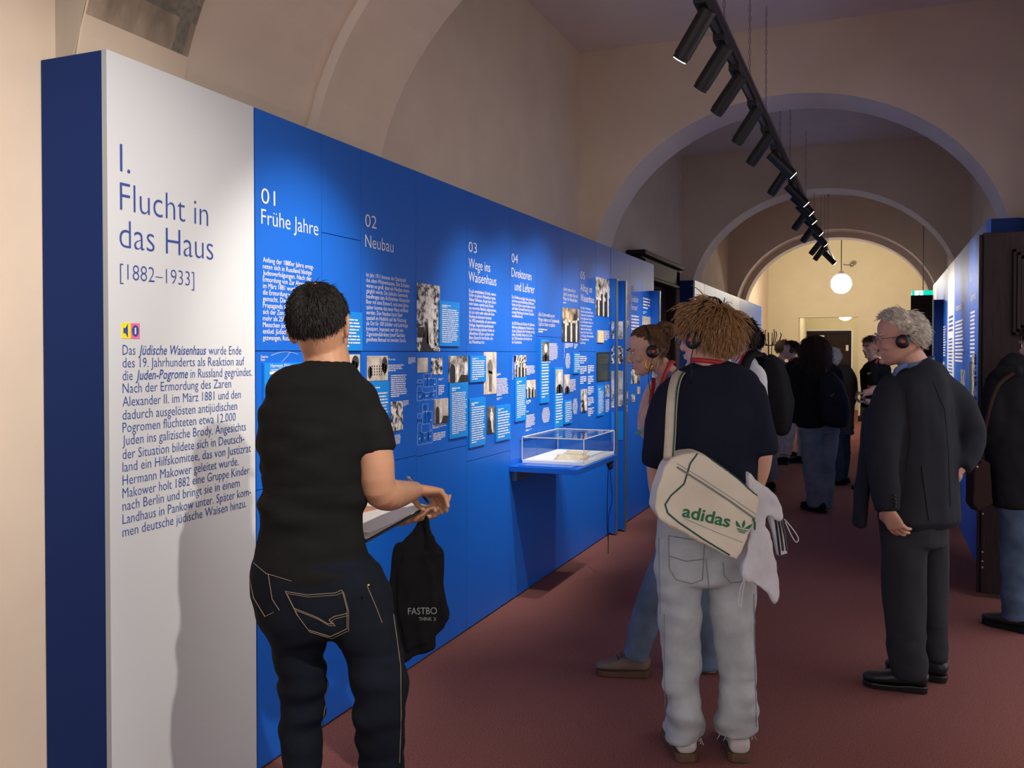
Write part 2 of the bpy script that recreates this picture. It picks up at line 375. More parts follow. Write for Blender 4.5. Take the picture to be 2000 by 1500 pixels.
# exit sign and the far door leaf on the right
c = at(1803, 580, 'Y', 15.2); t = thing('exit_sign', 'green lit running man exit sign above the far dark door leaf on the right', 'sign', c)
w, h = .16, .10
MB().box(c.x - w, c.y, c.z - h, c.x + w, c.y + .06, c.z + h).build('sign_box', M['exitw'], t, bevel=.005)
q = MB().box(c.x - w, c.y - .004, c.z - h, c.x - w + .04, c.y, c.z + h).box(c.x + .0, c.y - .004, c.z - .02, c.x + w, c.y, c.z + h)
g = [(-.06, .06), (-.045, .075), (-.03, .06), (-.045, .045)]
q.plate([(c.x + a, c.y - .004, c.z + b) for a, b in g], (0, -1, 0), .004)
q.tube([(c.x - .05, c.y - .003, c.z + .04), (c.x - .065, c.y - .003, c.z - .01), (c.x - .03, c.y - .003, c.z - .04), (c.x - .035, c.y - .003, c.z - .08)], .008, n=6)
q.tube([(c.x - .065, c.y - .003, c.z - .01), (c.x - .08, c.y - .003, c.z - .05), (c.x - .11, c.y - .003, c.z - .06)], .008, n=6)
q.tube([(c.x - .09, c.y - .003, c.z + .01), (c.x - .055, c.y - .003, c.z + .03), (c.x - .02, c.y - .003, c.z + .01)], .006, n=6)
q.build('pictogram', M['exit'], t)
MB().tube([(c.x, c.y + .03, c.z + h), (c.x, c.y + .03, ZC)], .008, n=8).build('hanger', M['chrome'], t)
a = at(1797, 583, 'Y', 14.9); b = at(1820, 583, 'Y', 14.4)
t = thing('door_leaf', 'far dark brown door leaf standing open below the green exit sign', 'door', (b.x - .1, 14.4, 0), 'open brown door leaves')
MB().box(b.x - .28, 14.36, .01, b.x + .02, 14.42, 2.44).build('leaf_board', M['wood'], t, bevel=.01)
MB().box(a.x, 14.9, .01, a.x + .2, 14.96, 2.3).build('narrow_board', M['wood'], t, bevel=.01)
MB().box(b.x - .3, 14.42, .3, b.x - .27, 14.92, .5).box(b.x - .3, 14.42, 2.0, b.x - .27, 14.92, 2.2).build('hinge', M['chrome'], t)
# near open door leaf on the right
ydl = 6.55
x0 = at(1908, 1100, 'Y', ydl).x; z1 = at(1913, 455, 'Y', ydl).z
t = thing('door_leaf', 'large dark brown panelled door leaf standing open at the right edge', 'door', (x0 + .45, ydl, 0), 'open brown door leaves')
MB().box(x0 + .02, ydl, .03, x0 + .99, ydl + .055, z1).build('leaf_board', M['wood'], t, bevel=.006)
MB().box(x0, ydl + .012, .03, x0 + .02, ydl + .043, z1 - .01).build('rebate', M['wood'], t, bevel=.003)
def dpanel(za, zb):
    mb = MB(); xa, xb = x0 + .19, x0 + .85
    for k, (i, dp) in enumerate(((0, .022), (.022, .03), (.045, .018))):
        w = .022
        for (p0, q0, p1, q1) in ((xa + i, za + i, xb - i, za + i + w), (xa + i, zb - i - w, xb - i, zb - i), (xa + i, za + i, xa + i + w, zb - i), (xb - i - w, za + i, xb - i, zb - i)):
            mb.box(p0, ydl - dp, q0, p1, ydl, q1)
    mb.box(xa + .09, ydl - .014, za + .09, xb - .09, ydl, zb - .09)
    return mb
za = at(1977, 655, 'Y', ydl).z; zb = at(1977, 487, 'Y', ydl).z
dpanel(za, zb).build('door_panel', M['wood'], t, bevel=.004)
dpanel(.95, at(1977, 698, 'Y', ydl).z).build('door_panel', M['wood'], t, bevel=.004)
dpanel(.2, .8).build('door_panel', M['wood'], t, bevel=.004)
s0, s1 = at(1995, 664, 'Y', ydl), at(2010, 679, 'Y', ydl)
sg = MB().box(s0.x, ydl - .006, s1.z, s0.x + .11, ydl, s0.z).build('door_sign', M['wpaper'], t)
q = MB(); q.box(s0.x + .012, ydl - .008, s1.z + .012, s0.x + .02, ydl - .006, s0.z - .012).box(s0.x + .03, ydl - .008, s1.z + .03, s0.x + .05, ydl - .006, s1.z + .04).box(s0.x + .03, ydl - .008, s0.z - .022, s0.x + .05, ydl - .006, s0.z - .012)
q.build('printed_mark', M['black'], t)
MB().tube([(x0 + .14, ydl + .03, .0), (x0 + .14, ydl + .03, .06)], .008, n=8).build('floor_bolt', M['chrome'], t)
q = MB()
for z in (.85, .62, .55, .30, .24, .20): q.blob((x0 + .03, ydl - .002, z), .007, n=8)
q.build('screw_head', M['chrome'], t)
# ================================================================ exhibition wall on the left
XP = -2.175                                  # front of the boards
ZT = 2.523; BK = -2.332
DY, DZ = Vector((0, 1, 0)), UP
def LW(px, py): return at(px, py, 'X', XP)
def rect(px0, py0, px1, py1):                # photo box (left x, top y, right x, bottom y measured at the left edge)
    a, b, c = LW(px0, py0), LW(px1, py0), LW(px0, py1); return a.y, b.y, a.z, c.z
def raised(name, r, th, m, parent, bev=.0015, x=XP):
    return MB().box(x, r[0], r[3], x + th, r[1], r[2]).build(name, m, parent, bevel=bev if th > .004 else 0)
def wordbars(mb, y0, y1, z0, z1, n, rnd, frac=.5, x=XP + .0012, nrm=1, u=None, last=.6, center=False, cpl=30):
    lh = (z0 - z1) / n; w = y1 - y0
    for i in range(n):
        zt = z0 - lh * i - lh * .18; L = w * (rnd.uniform(.86, 1.0) if i < n - 1 else rnd.uniform(.4, last))
        if center: L = w * (.55 + .45 * math.sin(math.pi * (i + .5) / n)); o = y0 + (w - L) / 2
        else: o = y0
        p = 0; cw = w / cpl
        while p < L - cw:
            k = min(rnd.randint(2, 9) * cw, L - p)
            mb.add([(x, o + p, zt - lh * frac), (x, o + p + k, zt - lh * frac), (x, o + p + k, zt), (x, o + p, zt)], [(0, 1, 2, 3)])
            p += k + cw * .8
def lines(txts, px0, py_base, px_right, size, mb, x=XP + .0012, thin=0, shear=0, res=2):
    for s, pb, pr in zip(txts, py_base, px_right):
        a = LW(px0, pb); b = LW(pr, pb)
        put_text(mb, s, (x, a.y, a.z), DY, DZ, size, (b.y - a.y) if pr else None, res, thin, shear)
def column(head, label, px0, px1, splits=(), board=None, lower_split=None):
    """one board column of the wall: dark carcass behind, boards in front with open joints"""
    board = board or M['blue']
    ya, yb = LW(px0, 600).y, LW(px1, 600).y
    t = thing('exhibition_panel', label, 'exhibition panel', (XP - .13, (ya + yb) / 2, 0), 'blue boards of the left exhibition wall')
    MB().box(BK, ya, .0, XP - .021, yb, ZT - .001).build('carcass', M['navy'], t)
    zs = [ZT] + [LW(*s).z for s in splits] + [.012]
    g = .0028
    for i in range(len(zs) - 1):
        mb = MB()
        if lower_split and i == len(zs) - 2:
            ym = LW(lower_split, 600).y
            mb.box(XP - .02, ya + g / 2, zs[i + 1], XP, ym - g / 2, zs[i] - g / 2).box(XP - .02, ym + g / 2, zs[i + 1], XP, yb - g / 2, zs[i] - g / 2)
        else:
            mb.box(XP - .02, ya + g / 2, zs[i + 1] + (g / 2 if i < len(zs) - 2 else 0), XP, yb - g / 2, zs[i] - (g / 2 if i else 0))
        mb.build(['upper_board', 'middle_board', 'lower_board', 'base_board'][i], board, t, bevel=.0008)
    return t
rn = random.Random(5)
def photo(t, r, m, raise_=.003, fig=None, name='photograph'):
    o = raised(name, r, raise_, M[m], t); x = XP + raise_ + .0006
    y0, y1, z1, z0 = r; w = y1 - y0; h = z1 - z0
    def el(cu, cv, ru, rv, n=14): return [(x, y0 + w * (cu + ru * math.cos(2 * math.pi * i / n)), z0 + h * (cv + rv * math.sin(2 * math.pi * i / n))) for i in range(n)]
    def pg(pts): return [(x, y0 + w * a, z0 + h * b) for a, b in pts]
    if fig == 'stand':
        mb = MB(); mb.plate(el(.52, .88, .07, .05), (1, 0, 0), .0005).plate(pg([(.46, .83), (.58, .83), (.72, .72), (.76, .5), (.68, .48), (.72, .12), (.74, .05), (.60, .05), (.56, .4), (.50, .10), (.40, .12), (.44, .48), (.34, .5), (.36, .74)]), (1, 0, 0), .0005)
        mb.build('printed_figure', M['fig_l'], o)
        MB().plate(pg([(.10, .0), (.34, .36), (.44, .48), (.50, .10), (.62, .04), (.80, .0)]), (1, 0, 0), .0003).plate(pg([(0, .2), (.0, .35), (.3, .36), (.3, .2)]), (1, 0, 0), .0002).build('printed_shade', M['fig_d'], o)
    elif fig == 'boy':
        mb = MB(); mb.plate(pg([(.42, .82), (.56, .82), (.68, .7), (.66, .5), (.62, .38), (.60, .06), (.40, .06), (.40, .38), (.34, .5), (.30, .72)]), (1, 0, 0), .0004).build('printed_figure', M['ph_dark'], o)
        MB().plate(el(.49, .89, .10, .05), (1, 0, 0), .0006).plate(pg([(.36, .5), (.66, .47), (.66, .52), (.36, .57)]), (1, 0, 0), .0006).build('printed_skin', M['fig_l'], o)
    elif fig == 'bust':
        MB().plate(pg([(.0, .0), (1, .0), (.95, .22), (.66, .36), (.34, .36), (.05, .24)]), (1, 0, 0), .0004).build('printed_coat', M['fig_d'], o)
        MB().plate(el(.5, .66, .23, .23), (1, 0, 0), .0006).plate(pg([(.40, .0), (.60, .0), (.60, .36), (.40, .36)]), (1, 0, 0), .0005).build('printed_face', M['fig_l'], o)
    elif fig == 'house':
        MB().plate(pg([(.1, .15), (.9, .15), (.9, .62), (.72, .70), (.66, .9), (.5, .97), (.34, .9), (.28, .7), (.1, .6)]), (1, 0, 0), .0004).build('printed_house', M['ph_pale'], o)
        mb = MB()
        for i in range(6):
            for j in range(4): mb.add(pg([(.17 + i * .12, .22 + j * .11), (.22 + i * .12, .22 + j * .11), (.22 + i * .12, .29 + j * .11), (.17 + i * .12, .29 + j * .11)]), [(0, 1, 2, 3)])
        for v in mb.v: v.x += .0004
        mb.build('printed_window', M['fig_d'], o)
        MB().plate(el(.82, .62, .14, .34), (1, 0, 0), .001).plate(el(.1, .35, .10, .25), (1, 0, 0), .001).build('printed_tree', M['ph_tree'], o)
    elif fig == 'vault':
        mb = MB(); mb.plate(pg([(0, 0), (.28, .0), (.28, .5)] + [(.14 + .14 * math.cos(a * .314), .5 + .2 * math.sin(a * .314)) for a in range(11)] + [(0, .5)]), (1, 0, 0), .0004)
        mb.plate(pg([(.4, 0), (1, 0), (1, .25), (.6, .3)]), (1, 0, 0), .0004).build('printed_arch', M['fig_d'], o)
        MB().plate(pg([(.36, .02), (.46, .02), (.46, .55), (.40, .7), (.36, .55)]), (1, 0, 0), .0006).build('printed_light', M['fig_l'], o)
    elif fig == 'group':
        a, b = MB(), MB()
        for i in range(9):
            cu = .08 + .105 * i; cv = .42 + .3 * rn.random()
            b.plate(el(cu, cv, .045, .045, 8), (1, 0, 0), .0006)
            (b if i % 3 == 1 else a).plate(pg([(cu - .06, .0), (cu + .06, .0), (cu + .05, cv - .04), (cu - .05, cv - .04)]), (1, 0, 0), .0004)
        a.build('printed_coat', M['fig_d'], o); b.build('printed_face', M['fig_l'], o)
    return o
def plaque(t, r, n, rnd=rn, th=.012, head=2, top=.08, txt=None):
    o = raised('text_plaque', r, th, M['plaque'], t, .0012)
    y0, y1, z1, z0 = r; w = y1 - y0; h = z1 - z0; mb = MB(); x = XP + th + .001
    if txt:
        for i, s in enumerate(txt): put_text(mb, s, (x, y0 + w * .12, z1 - h * (.1 + .09 * i)), DY, DZ, .021)
    elif head: wordbars(mb, y0 + w * .1, y0 + w * .55, z1 - h * top, z1 - h * (top + .07), 2, rnd, .6, x, cpl=16)
    if n: wordbars(mb, y0 + w * .1, y1 - w * .06, z1 - h * (.17 if head else .06), z0 + h * .07, n, rnd, .42, x)
    mb.build('printed_text', M['print'], o)
    return o
def bars(t, px0, py0, px1, py1, n, name='text_block', m='print', **k):
    r = rect(px0, py0, px1, py1); mb = MB(); wordbars(mb, r[0], r[1], r[2], r[3], n, rn, **k); return mb.build(name, M[m], t)
def heading(t, rows, name='heading', thin=-.008):
    mb = MB()
    for s, px0, px1, pb, size in rows:
        if s.isdigit(): q = MB(); lines([s], px0, [pb], [px1], size, q, thin=thin, res=4); q.build('number', M['print'], t)
        else: lines([s], px0, [pb], [px1], size, mb, thin=thin, res=4)
    return mb.build(name, M['print'], t)
def upright(t, s, px, py_top, py_bot, size):     # lettering turned to read upwards
    a, b = LW(px, py_bot), LW(px, py_top); mb = MB(); put_text(mb, s, (XP + .0012, a.y, a.z), DZ, -DY, size, b.z - a.z); return mb.build('upright_title', M['print'], t)

# ---- white introduction panel
ya, yb = LW(209, 600).y - .0, LW(498, 600).y
ya = LW(208, 96).y
t = thing('introduction_panel', 'tall white introduction panel with blue text at the near left end of the exhibition wall', 'exhibition panel', (XP - .13, (ya + yb) / 2, 0))
MB().box(XP - .02, ya, .0, XP, yb - .002, ZT).build('white_board', [M['white']], t, bevel=.001)
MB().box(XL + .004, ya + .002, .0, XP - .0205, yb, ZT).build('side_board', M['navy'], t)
MB().box(XP - .02, ya - .0008, .0, XP - .0005, ya, ZT).build('board_edge', M['greyedge'], t)
mb = MB()
lines(['I.'], 234, [335], [254], .128, mb, thin=-.012, res=4)
lines(['Flucht in'], 234, [410], [406], .128, mb, thin=-.012, res=4)
lines(['das Haus'], 233, [483], [416], .128, mb, thin=-.012, res=4)
mb.build('heading', M['ink'], t)
mb = MB(); lines(['[1882–1933]'], 234, [545], [379], .072, mb, thin=-.014, res=3); mb.build('years', M['ink'], t)
body = [('Das Jüdische Waisenhaus wurde Ende', 693, 471), ('des 19. Jahrhunderts als Reaktion auf', 718, 477), ('die Juden-Pogrome in Russland gegründet.', 743, 492), ('Nach der Ermordung des Zaren', 768, 451),
        ('Alexander II. im März 1881 und den', 794, 470), ('dadurch ausgelösten antijüdischen', 820, 463), ('Pogromen flüchteten etwa 12.000', 845, 460), ('Juden ins galizische Brody. Angesichts', 870, 480), ('der Situation bildete sich in Deutsch-', 897, 477),
        ('land ein Hilfskomitee, das von Justizrat', 922, 490), ('Hermann Makower geleitet wurde.', 948, 466), ('Makower holt 1882 eine Gruppe Kinder', 973, 487), ('nach Berlin und bringt sie in einem', 998, 468), ('Landhaus in Pankow unter. Später kom-', 1024, 490), ('men deutsche jüdische Waisen hinzu.', 1049, 481)]
mb = MB()
def italic_line(s, pb, pr, it):
    a = LW(239, pb); b = LW(pr, pb); pre, mid, post = s.partition(it); w = lambda q, sh=0: max(p[0] for p in glyphs(q, 2, -.006 if not sh else .006, sh)[0]) - min(p[0] for p in glyphs(q, 2, -.006 if not sh else .006, sh)[0])
    ws = [w(pre.strip()), w(mid, .25), w(post.strip())]; k = (b.y - a.y) / (sum(ws) + .7); y = a.y
    for q, ww, sh in zip((pre.strip(), mid, post.strip()), ws, (0, .25, 0)):
        put_text(mb, q, (XP + .0012, y, a.z), DY, DZ, .0455, ww * k, 2, .006 if sh else -.006, sh); y += (ww + .35) * k
for i, (s, pb, pr) in enumerate(body):
    if i == 0: italic_line(s, pb, pr, 'Jüdische Waisenhaus')
    elif i == 2: italic_line(s, pb, pr, 'Juden-Pogrome')
    else: lines([s], 239, [pb], [pr], .0455, mb, thin=-.006)
mb.build('body_text', M['ink'], t)
r = rect(237, 630, 254.5, 661); r2 = rect(254.5, 630, 272, 661)
a_ = raised('audio_sign', (r[0], r2[1], r[2], r[3]), .0015, M['yellow'], t, 0)
y0, y1, z1, z0 = r2[0], r2[1], r[2], r[3]; x = XP + .002
MB().add([(x, y0, z0), (x, y1, z0), (x, y1, z1), (x, y0, z1)], [(0, 1, 2, 3)]).build('pink_half', M['pink'], a_)
q = MB(); cy, cz = (y0 + y1) / 2, (z0 + z1) / 2; x = XP + .0024
q.add([(x, cy + .0145 * math.cos(i * .2618), cz + .0185 * math.sin(i * .2618)) for i in range(24)], [tuple(range(24))])
cy2 = (r[0] + r[1]) / 2 - .004
q.add([(x, cy2 - .008, cz - .008), (x, cy2, cz - .008), (x, cy2 + .010, cz - .022), (x, cy2 + .010, cz + .022), (x, cy2, cz + .008), (x, cy2 - .008, cz + .008)], [(0, 1, 2, 3, 4, 5)])
q.build('loudspeaker_symbol', M['ink'], a_)
q = MB(); put_text(q, '1', (XP + .003, cy - .0035, cz - .0105), DY, DZ, .03, .006, 3); q.build('numeral', M['print'], a_)

# ---- 01
S = .0285
J1 = (560, 685.6)
t = column('01', 'blue exhibition panel headed 01 next to the white introduction panel', 499, 629, [J1, (502, 958)], lower_split=None)
heading(t, [('01', 510, 537, 396, .085), ('Frühe Jahre', 510, 621, 437, .085)])
L1 = ['Anfang der 1880er Jahre ereig-', 'neten sich in Russland blutige', 'Judenverfolgungen. Nach der', 'Ermordung von Zar Alexander II.', 'im März 1881 wurden Juden für', 'die Ermordung verantwortlich', 'gemacht. Die antisemitische', 'Propaganda führte dazu, dass', 'sich der Zorn der Bevölkerung in', 'mehr als 250 Pogromen gegen', 'Menschen jüdischen Glaubens', 'entlud. Jüdische Familien waren', 'gezwungen, Russland zu verlassen.']
mb = MB(); lines(L1, 513, [511.5 + 12.72 * i for i in range(13)], [612, 608, 608, 613, 612, 606, 604, 606, 614, 610, 608, 612, 614], S, mb); mb.build('body_text', M['print'], t)
mb = MB(); lines(['Deutsches', 'Reich'], 509, [699, 705], [523, 517], .015, mb); mb.build('map_caption', M['print'], t)
q = MB(); pts = [LW(529 + 52 * k / 10, 697 - 10 * math.sin(math.pi * (k + 1) / 13)) + Vector((.001, 0, 0)) for k in range(11)]
q.tube(pts, .0014, n=4); q.tube([LW(566, 688) + Vector((.001, 0, 0)), LW(560, 697) + Vector((.001, 0, 0)), LW(555, 702) + Vector((.001, 0, 0)), LW(549, 707) + Vector((.001, 0, 0))], .0009, n=4)
q.build('map_line', M['line'], t)
plaque(t, rect(512, 709, 600, 800), 6, txt=['Hermann Makower', 'rettet Flüchtlinge'])
# ---- narrow column
t = column('01b', 'narrow blue board with a cross joint between the boards headed 01 and 02', 629, 705, [(629, 454), (640, 685.8), (640, 928)])
plaque(t, rect(640, 606, 703.5, 685), 9)
photo(t, rect(650, 692.5, 702, 734), 'ph_pale', .003, 'house')
# ---- 02
t = column('02', 'blue exhibition panel headed 02 Neubau', 705, 813, [(740, 686.2), (771.7, 899)])
heading(t, [('02', 713, 735, 442, .085), ('Neubau', 713, 768, 487 - 5, .085)])
L2 = ['Im Jahr 1911 brannte der Dachstuhl', 'des alten Waisenhauses. Die Schäden', 'waren so groß, dass ein Neubau unum-', 'gänglich wurde. Die Jüdische Gemeinde', 'beauftragte den Architekten Alexander', 'Beer mit dem Entwurf, und zwei Jahre', 'später konnte das neue Haus eröffnet', 'werden. Den Neubau hatte Beer', 'speziell im Hinblick auf die Nutzung', 'als Ort für 100 Schüler und Lehrlinge', 'konzipiert. Imposant war der von', 'Zigarettenfabrikant Josef Garbáty', 'gestiftete Betsaal im zweiten Stock.']
mb = MB(); lines(L2, 715, [540 + 10.55 * i for i in range(13)], [792, 799, 800, 796, 800, 797, 797, 786, 793, 796, 787, 791, 793], S, mb); mb.build('body_text', M['print'], t)
photo(t, rect(716, 695, 756, 745), 'ph_pale', .006, 'house'); plaque(t, rect(716, 746, 756, 872), 15)
mb = MB(); lines(['Wo war was?'], 758, [704], [772], .017, mb); mb.build('small_heading', M['print'], t)
bars(t, 757.5, 712, 788, 726, 4); bars(t, 763, 732, 795, 777, 11); bars(t, 763, 851, 783, 872, 9); bars(t, 797, 698, 812, 711, 5); bars(t, 787, 782, 798, 794, 5)
photo(t, rect(763, 785, 785, 843), 'ph_fine', .006)
def plan(t, px0, px1, py0, py1, name):
    a, b, c = LW(px0, py0), LW(px1, py0), LW(px0, py1); y0, y1, z1, z0 = a.y, b.y, a.z, c.z; q = MB(); w, h = y1 - y0, z1 - z0
    def R4(u0, v0, u1, v1):
        k = .0011
        for (p, q0, r_, s_) in ((u0, v0, u1, v0), (u0, v1, u1, v1), (u0, v0, u0, v1), (u1, v0, u1, v1)):
            q.box(XP, y0 + w * p - k, z0 + h * q0 - k, XP + .0012, y0 + w * r_ + k, z0 + h * s_ + k)
    for rr in ((.33, .5, .52, 1), (.52, .5, .72, 1), (.02, .3, .26, .78), (.02, .55, .12, .66), (.12, .55, .26, .66), (.72, .5, .84, .8), (.84, .33, 1, .8), (.0, .0, .28, .3), (.36, .0, .68, .28), (.76, .0, 1, .3), (.28, .04, .36, .3), (.68, .04, .76, .3)): R4(*rr)
    o = q.build(name, M['line'], t); q = MB()
    for (u, v) in ((.38, .78), (.57, .78), (.1, .13), (.45, .12), (.8, .13), (.86, .55)): wordbars(q, y0 + w * u, y0 + w * (u + .12), z0 + h * (v + .05), z0 + h * v, 2, rn, .6, cpl=8)
    q.build('plan_lettering', M['print'], o)
# ---- 02 right half
t = column('02b', 'blue board with a photo of a standing man and two white floor plans', 813, 911, [(860, 686.6), (850, 884)])
photo(t, rect(814, 552, 858, 686), 'ph_fine', .003, 'stand')
plaque(t, rect(855, 587, 894, 676), 17)
photo(t, rect(815, 699, 835, 728), 'ph_pale'); photo(t, rect(842, 699, 863, 732), 'ph_fine')
plan(t, 814, 852, 731, 783, 'floor_plan'); plan(t, 815, 844, 791, 870, 'floor_plan')
bars(t, 856, 739, 868, 743, 2); bars(t, 856, 752, 868, 772, 5, cpl=12)
photo(t, rect(847, 780, 872, 828), 'ph_pale', .012, 'vault'); bars(t, 845, 830, 872, 838, 4); bars(t, 846, 846, 872, 862, 5, cpl=16)
photo(t, rect(875, 695.5, 910.5, 748), 'ph_grey', .012, 'vault'); plaque(t, rect(875, 748.5, 910.5, 858), 22)
# ---- 03
t = column('03', 'blue exhibition panel headed 03 Wege ins Waisenhaus', 911, 996, [(940, 686.8), (950, 892)])
heading(t, [('03', 915, 931, 491, .085), ('Wege ins', 915, 957, 523, .085), ('Waisenhaus', 915, 969, 549, .085)])
L3 = ['Es gab verschiedene Gründe, warum', 'Kinder ins Jüdische Waisenhaus kamen.', 'Neben Vollwaisen, die gar keine Eltern', 'mehr hatten, wurden auch Kinder', 'aus verarmten Familien aufgenommen,', 'die sich nicht mehr selbst um ihren', 'Nachwuchs kümmern konnten.', 'Ab 1933 entwickelte sich eine weitere', 'Notlage: Angesichts zunehmender', 'Diskriminierung jüdischer Kinder an', 'öffentlichen Schulen suchten viele', 'Eltern Schutz für ihre Kinder, den', 'das Waisenhaus bot.']
mb = MB(); lines(L3, 916, [570.5 + 8.35 * i for i in range(13)], [968, 968, 968.5, 964, 969, 965, 960, 968, 964, 965, 964, 962, 946], S, mb); mb.build('body_text', M['print'], t)
photo(t, rect(944, 687.5, 969, 771), 'ph_pale', .003, 'boy'); plaque(t, rect(915, 695, 946, 747), 9)
bars(t, 970, 729, 978, 735, 3, cpl=12); bars(t, 970, 739, 992, 774, 13); bars(t, 970, 777, 980, 782, 2, cpl=12)
plaque(t, rect(914, 779, 945, 875), 16); photo(t, rect(951, 795, 967, 849), 'ph_dark', .002, 'stand'); plaque(t, rect(966, 793, 994, 863), 10)
# ---- 04
t = column('04', 'blue exhibition panel headed 04 left of the glass case shelf', 996, 1048, [(1020, 687)])
heading(t, [('04', 999, 1011, 512, .085), ('Direktoren', 999, 1037.5, 540, .085), ('und Lehrer', 1005, 1043.5, 567, .085)])
L4 = ['Die Direktoren prägten den Lebensalltag', 'mit ihren unterschiedlichen Einflüssen.', 'Unter den frühen Leitern Nathan Lewinski', 'und Isidor Grunwald herrschte eine', 'strenge Erziehung mit harten Disziplin-', 'armaßnahmen.', '', 'Ab 1925 führte der Direktor Max Blumen-', 'feld neue pädagogische Methoden ein,', 'die den Zöglingen mehr Freiheiten ermög-', 'lichten. Der letzte Direktor Kurt Crohn', '(ab 1936) bewahrte viele Kinder vor', 'der Deportation.']
mb = MB(); lines(L4, 999.5, [582.5 + 7.35 * i for i in range(13)], [1045, 1043, 1045, 1040, 1043, 1021, 1020, 1044, 1043.5, 1044, 1039, 1039, 1019], S, mb); mb.build('body_text', M['print'], t)
upright(t, 'Die Direktoren', 1002, 697, 741, .02)
photo(t, rect(1004, 694, 1025, 737), 'ph_fine', .012, 'group'); plaque(t, rect(1004, 737.5, 1025, 824), 17)
bars(t, 1026, 714, 1045, 733, 8); photo(t, rect(1026.5, 743, 1046, 778), 'ph_pale', .002, 'group'); bars(t, 1026.5, 782, 1038, 790, 3, cpl=14)
bars(t, 1026.5, 803, 1037, 806, 1, cpl=8); bars(t, 1026.5, 811, 1045, 836, 10); bars(t, 1026.5, 839, 1039, 843, 2, cpl=12)
# ---- quote column with two portraits
t = column('quote', 'narrow blue board with a quotation and two portrait plaques above the glass case', 1048, 1097.5, [(1060, 657.5)])
mb = MB(); lines(['«Kurt Crohn weckte uns am', 'Morgen, indem er uns Tschaikowskys', 'Capriccio Italien vorspielte»'], 1051.5, [617, 627, 636], [1083, 1092, 1084], .040, mb); mb.build('quotation', M['print'], t)
bars(t, 1051.5, 641, 1069, 650, 2, cpl=14)
plaque(t, rect(1053, 663, 1070, 788), 19, head=0).location.z -= 0
photo(t, rect(1055.5, 667, 1069, 706), 'ph_dark', .014, 'bust'); bars(t, 1072, 670, 1090, 704, 16); bars(t, 1072, 706, 1078, 709, 1, cpl=5)
plaque(t, rect(1081, 718, 1097, 837), 19, head=0); photo(t, rect(1082.5, 722, 1096, 768), 'ph_pale', .014, 'bust'); bars(t, 1058, 797, 1074, 827, 13, center=True)
# ---- column with the sepia photo
t = column('sepia', 'blue board with a brown tinted group photo under a short quotation', 1097.5, 1131, [(1110, 853)])
mb = MB(); lines(['«Lehrer waren nicht nur', 'Lehrer. Sie waren Väter und', 'Mütter der Waisenkinder»'], 1100, [567, 577, 586], [1124, 1128, 1127.5], .040, mb); mb.build('quotation', M['print'], t)
bars(t, 1100, 589, 1110, 593, 1, cpl=8)
photo(t, rect(1097.8, 600, 1130.8, 667), 'ph_sepia', .004, 'group')
upright(t, 'Die Lehrer', 1102.3, 671, 699, .02); bars(t, 1103.5, 670, 1120, 680, 5); bars(t, 1121.5, 671, 1128, 681, 3, cpl=8); bars(t, 1104, 690, 1114, 720, 12, center=True, cpl=14)
plaque(t, rect(1118, 689, 1130.5, 730), 9, head=0); photo(t, rect(1101, 732, 1111, 768), 'ph_pale', .008, 'bust'); bars(t, 1111.5, 741, 1125, 766, 10, cpl=18)
plaque(t, rect(1100, 783, 1115, 829), 10, head=0); bars(t, 1118.5, 779, 1128, 810, 11, center=True, cpl=12)
# ---- 05
t = column('05', 'blue exhibition panel headed 05 Alltag im Waisenhaus', 1131, 1163, [(1140, 686.7), (1145, 842)])
heading(t, [('05', 1133.5, 1142, 544, .085), ('Alltag im', 1133.5, 1156, 568, .085), ('Waisenhaus', 1133.5, 1160, 588, .085)])
L5 = ['Das Leben im Waisenhaus', 'verlief nach einem festen Zeitplan.', 'Schulunterricht, Hausarbeiten und', 'Freizeit folgten einer Ordnung', 'in den Werkstätten, Häusern und', 'Freizeitzirkeln lag ein großer', 'Vielfalt, mit der Angebote', 'Spiele, Chöre, Theater, Turnen', 'in Wolfgang im Bismarckstraße', 'Klassenfahrten', 'und Feste']
mb = MB(); lines(L5, 1133.5, [603 + 6.85 * i for i in range(11)], [1154, 1158, 1159, 1156, 1158, 1156, 1155, 1157, 1159, 1150, 1143], S * .95, mb); mb.build('body_text', M['print'], t)
for k in range(3): bars(t, 1133, 695 + k * 20, 1146, 711 + k * 20, 4, cpl=14)
for k in range(5): bars(t, 1148, 713 + k * 21, 1160, 730 + k * 21, 5, cpl=14)
photo(t, rect(1134, 761, 1145, 805), 'ph_grey', .008, 'stand')
# ---- column with group photo and screen
t = column('screen', 'blue board with a tall black and white group photo above a small dark screen', 1163, 1192.5, [(1180, 838)])
photo(t, rect(1163.2, 540, 1192.3, 616), 'ph_grey', .003, 'group')
bars(t, 1189, 629, 1192, 633, 3, cpl=5)
raised('letter_print', rect(1166, 645, 1177, 669), .012, M['paper'], t); bars(t, 1180, 645, 1191.5, 665, 6, cpl=12)
o = raised('screen_frame', rect(1165, 688, 1191, 746), .004, M['blackgl'], t)
r = rect(1166.2, 691, 1189, 743); MB().box(XP + .003, r[0], r[3], XP + .0045, r[1], r[2]).build('screen', M['screen'], o)
plaque(t, rect(1165, 754, 1177, 813), 15, head=1); photo(t, rect(1182.5, 752, 1192.3, 776), 'ph_fine', .003); bars(t, 1182.5, 780, 1192, 806, 9, cpl=9)
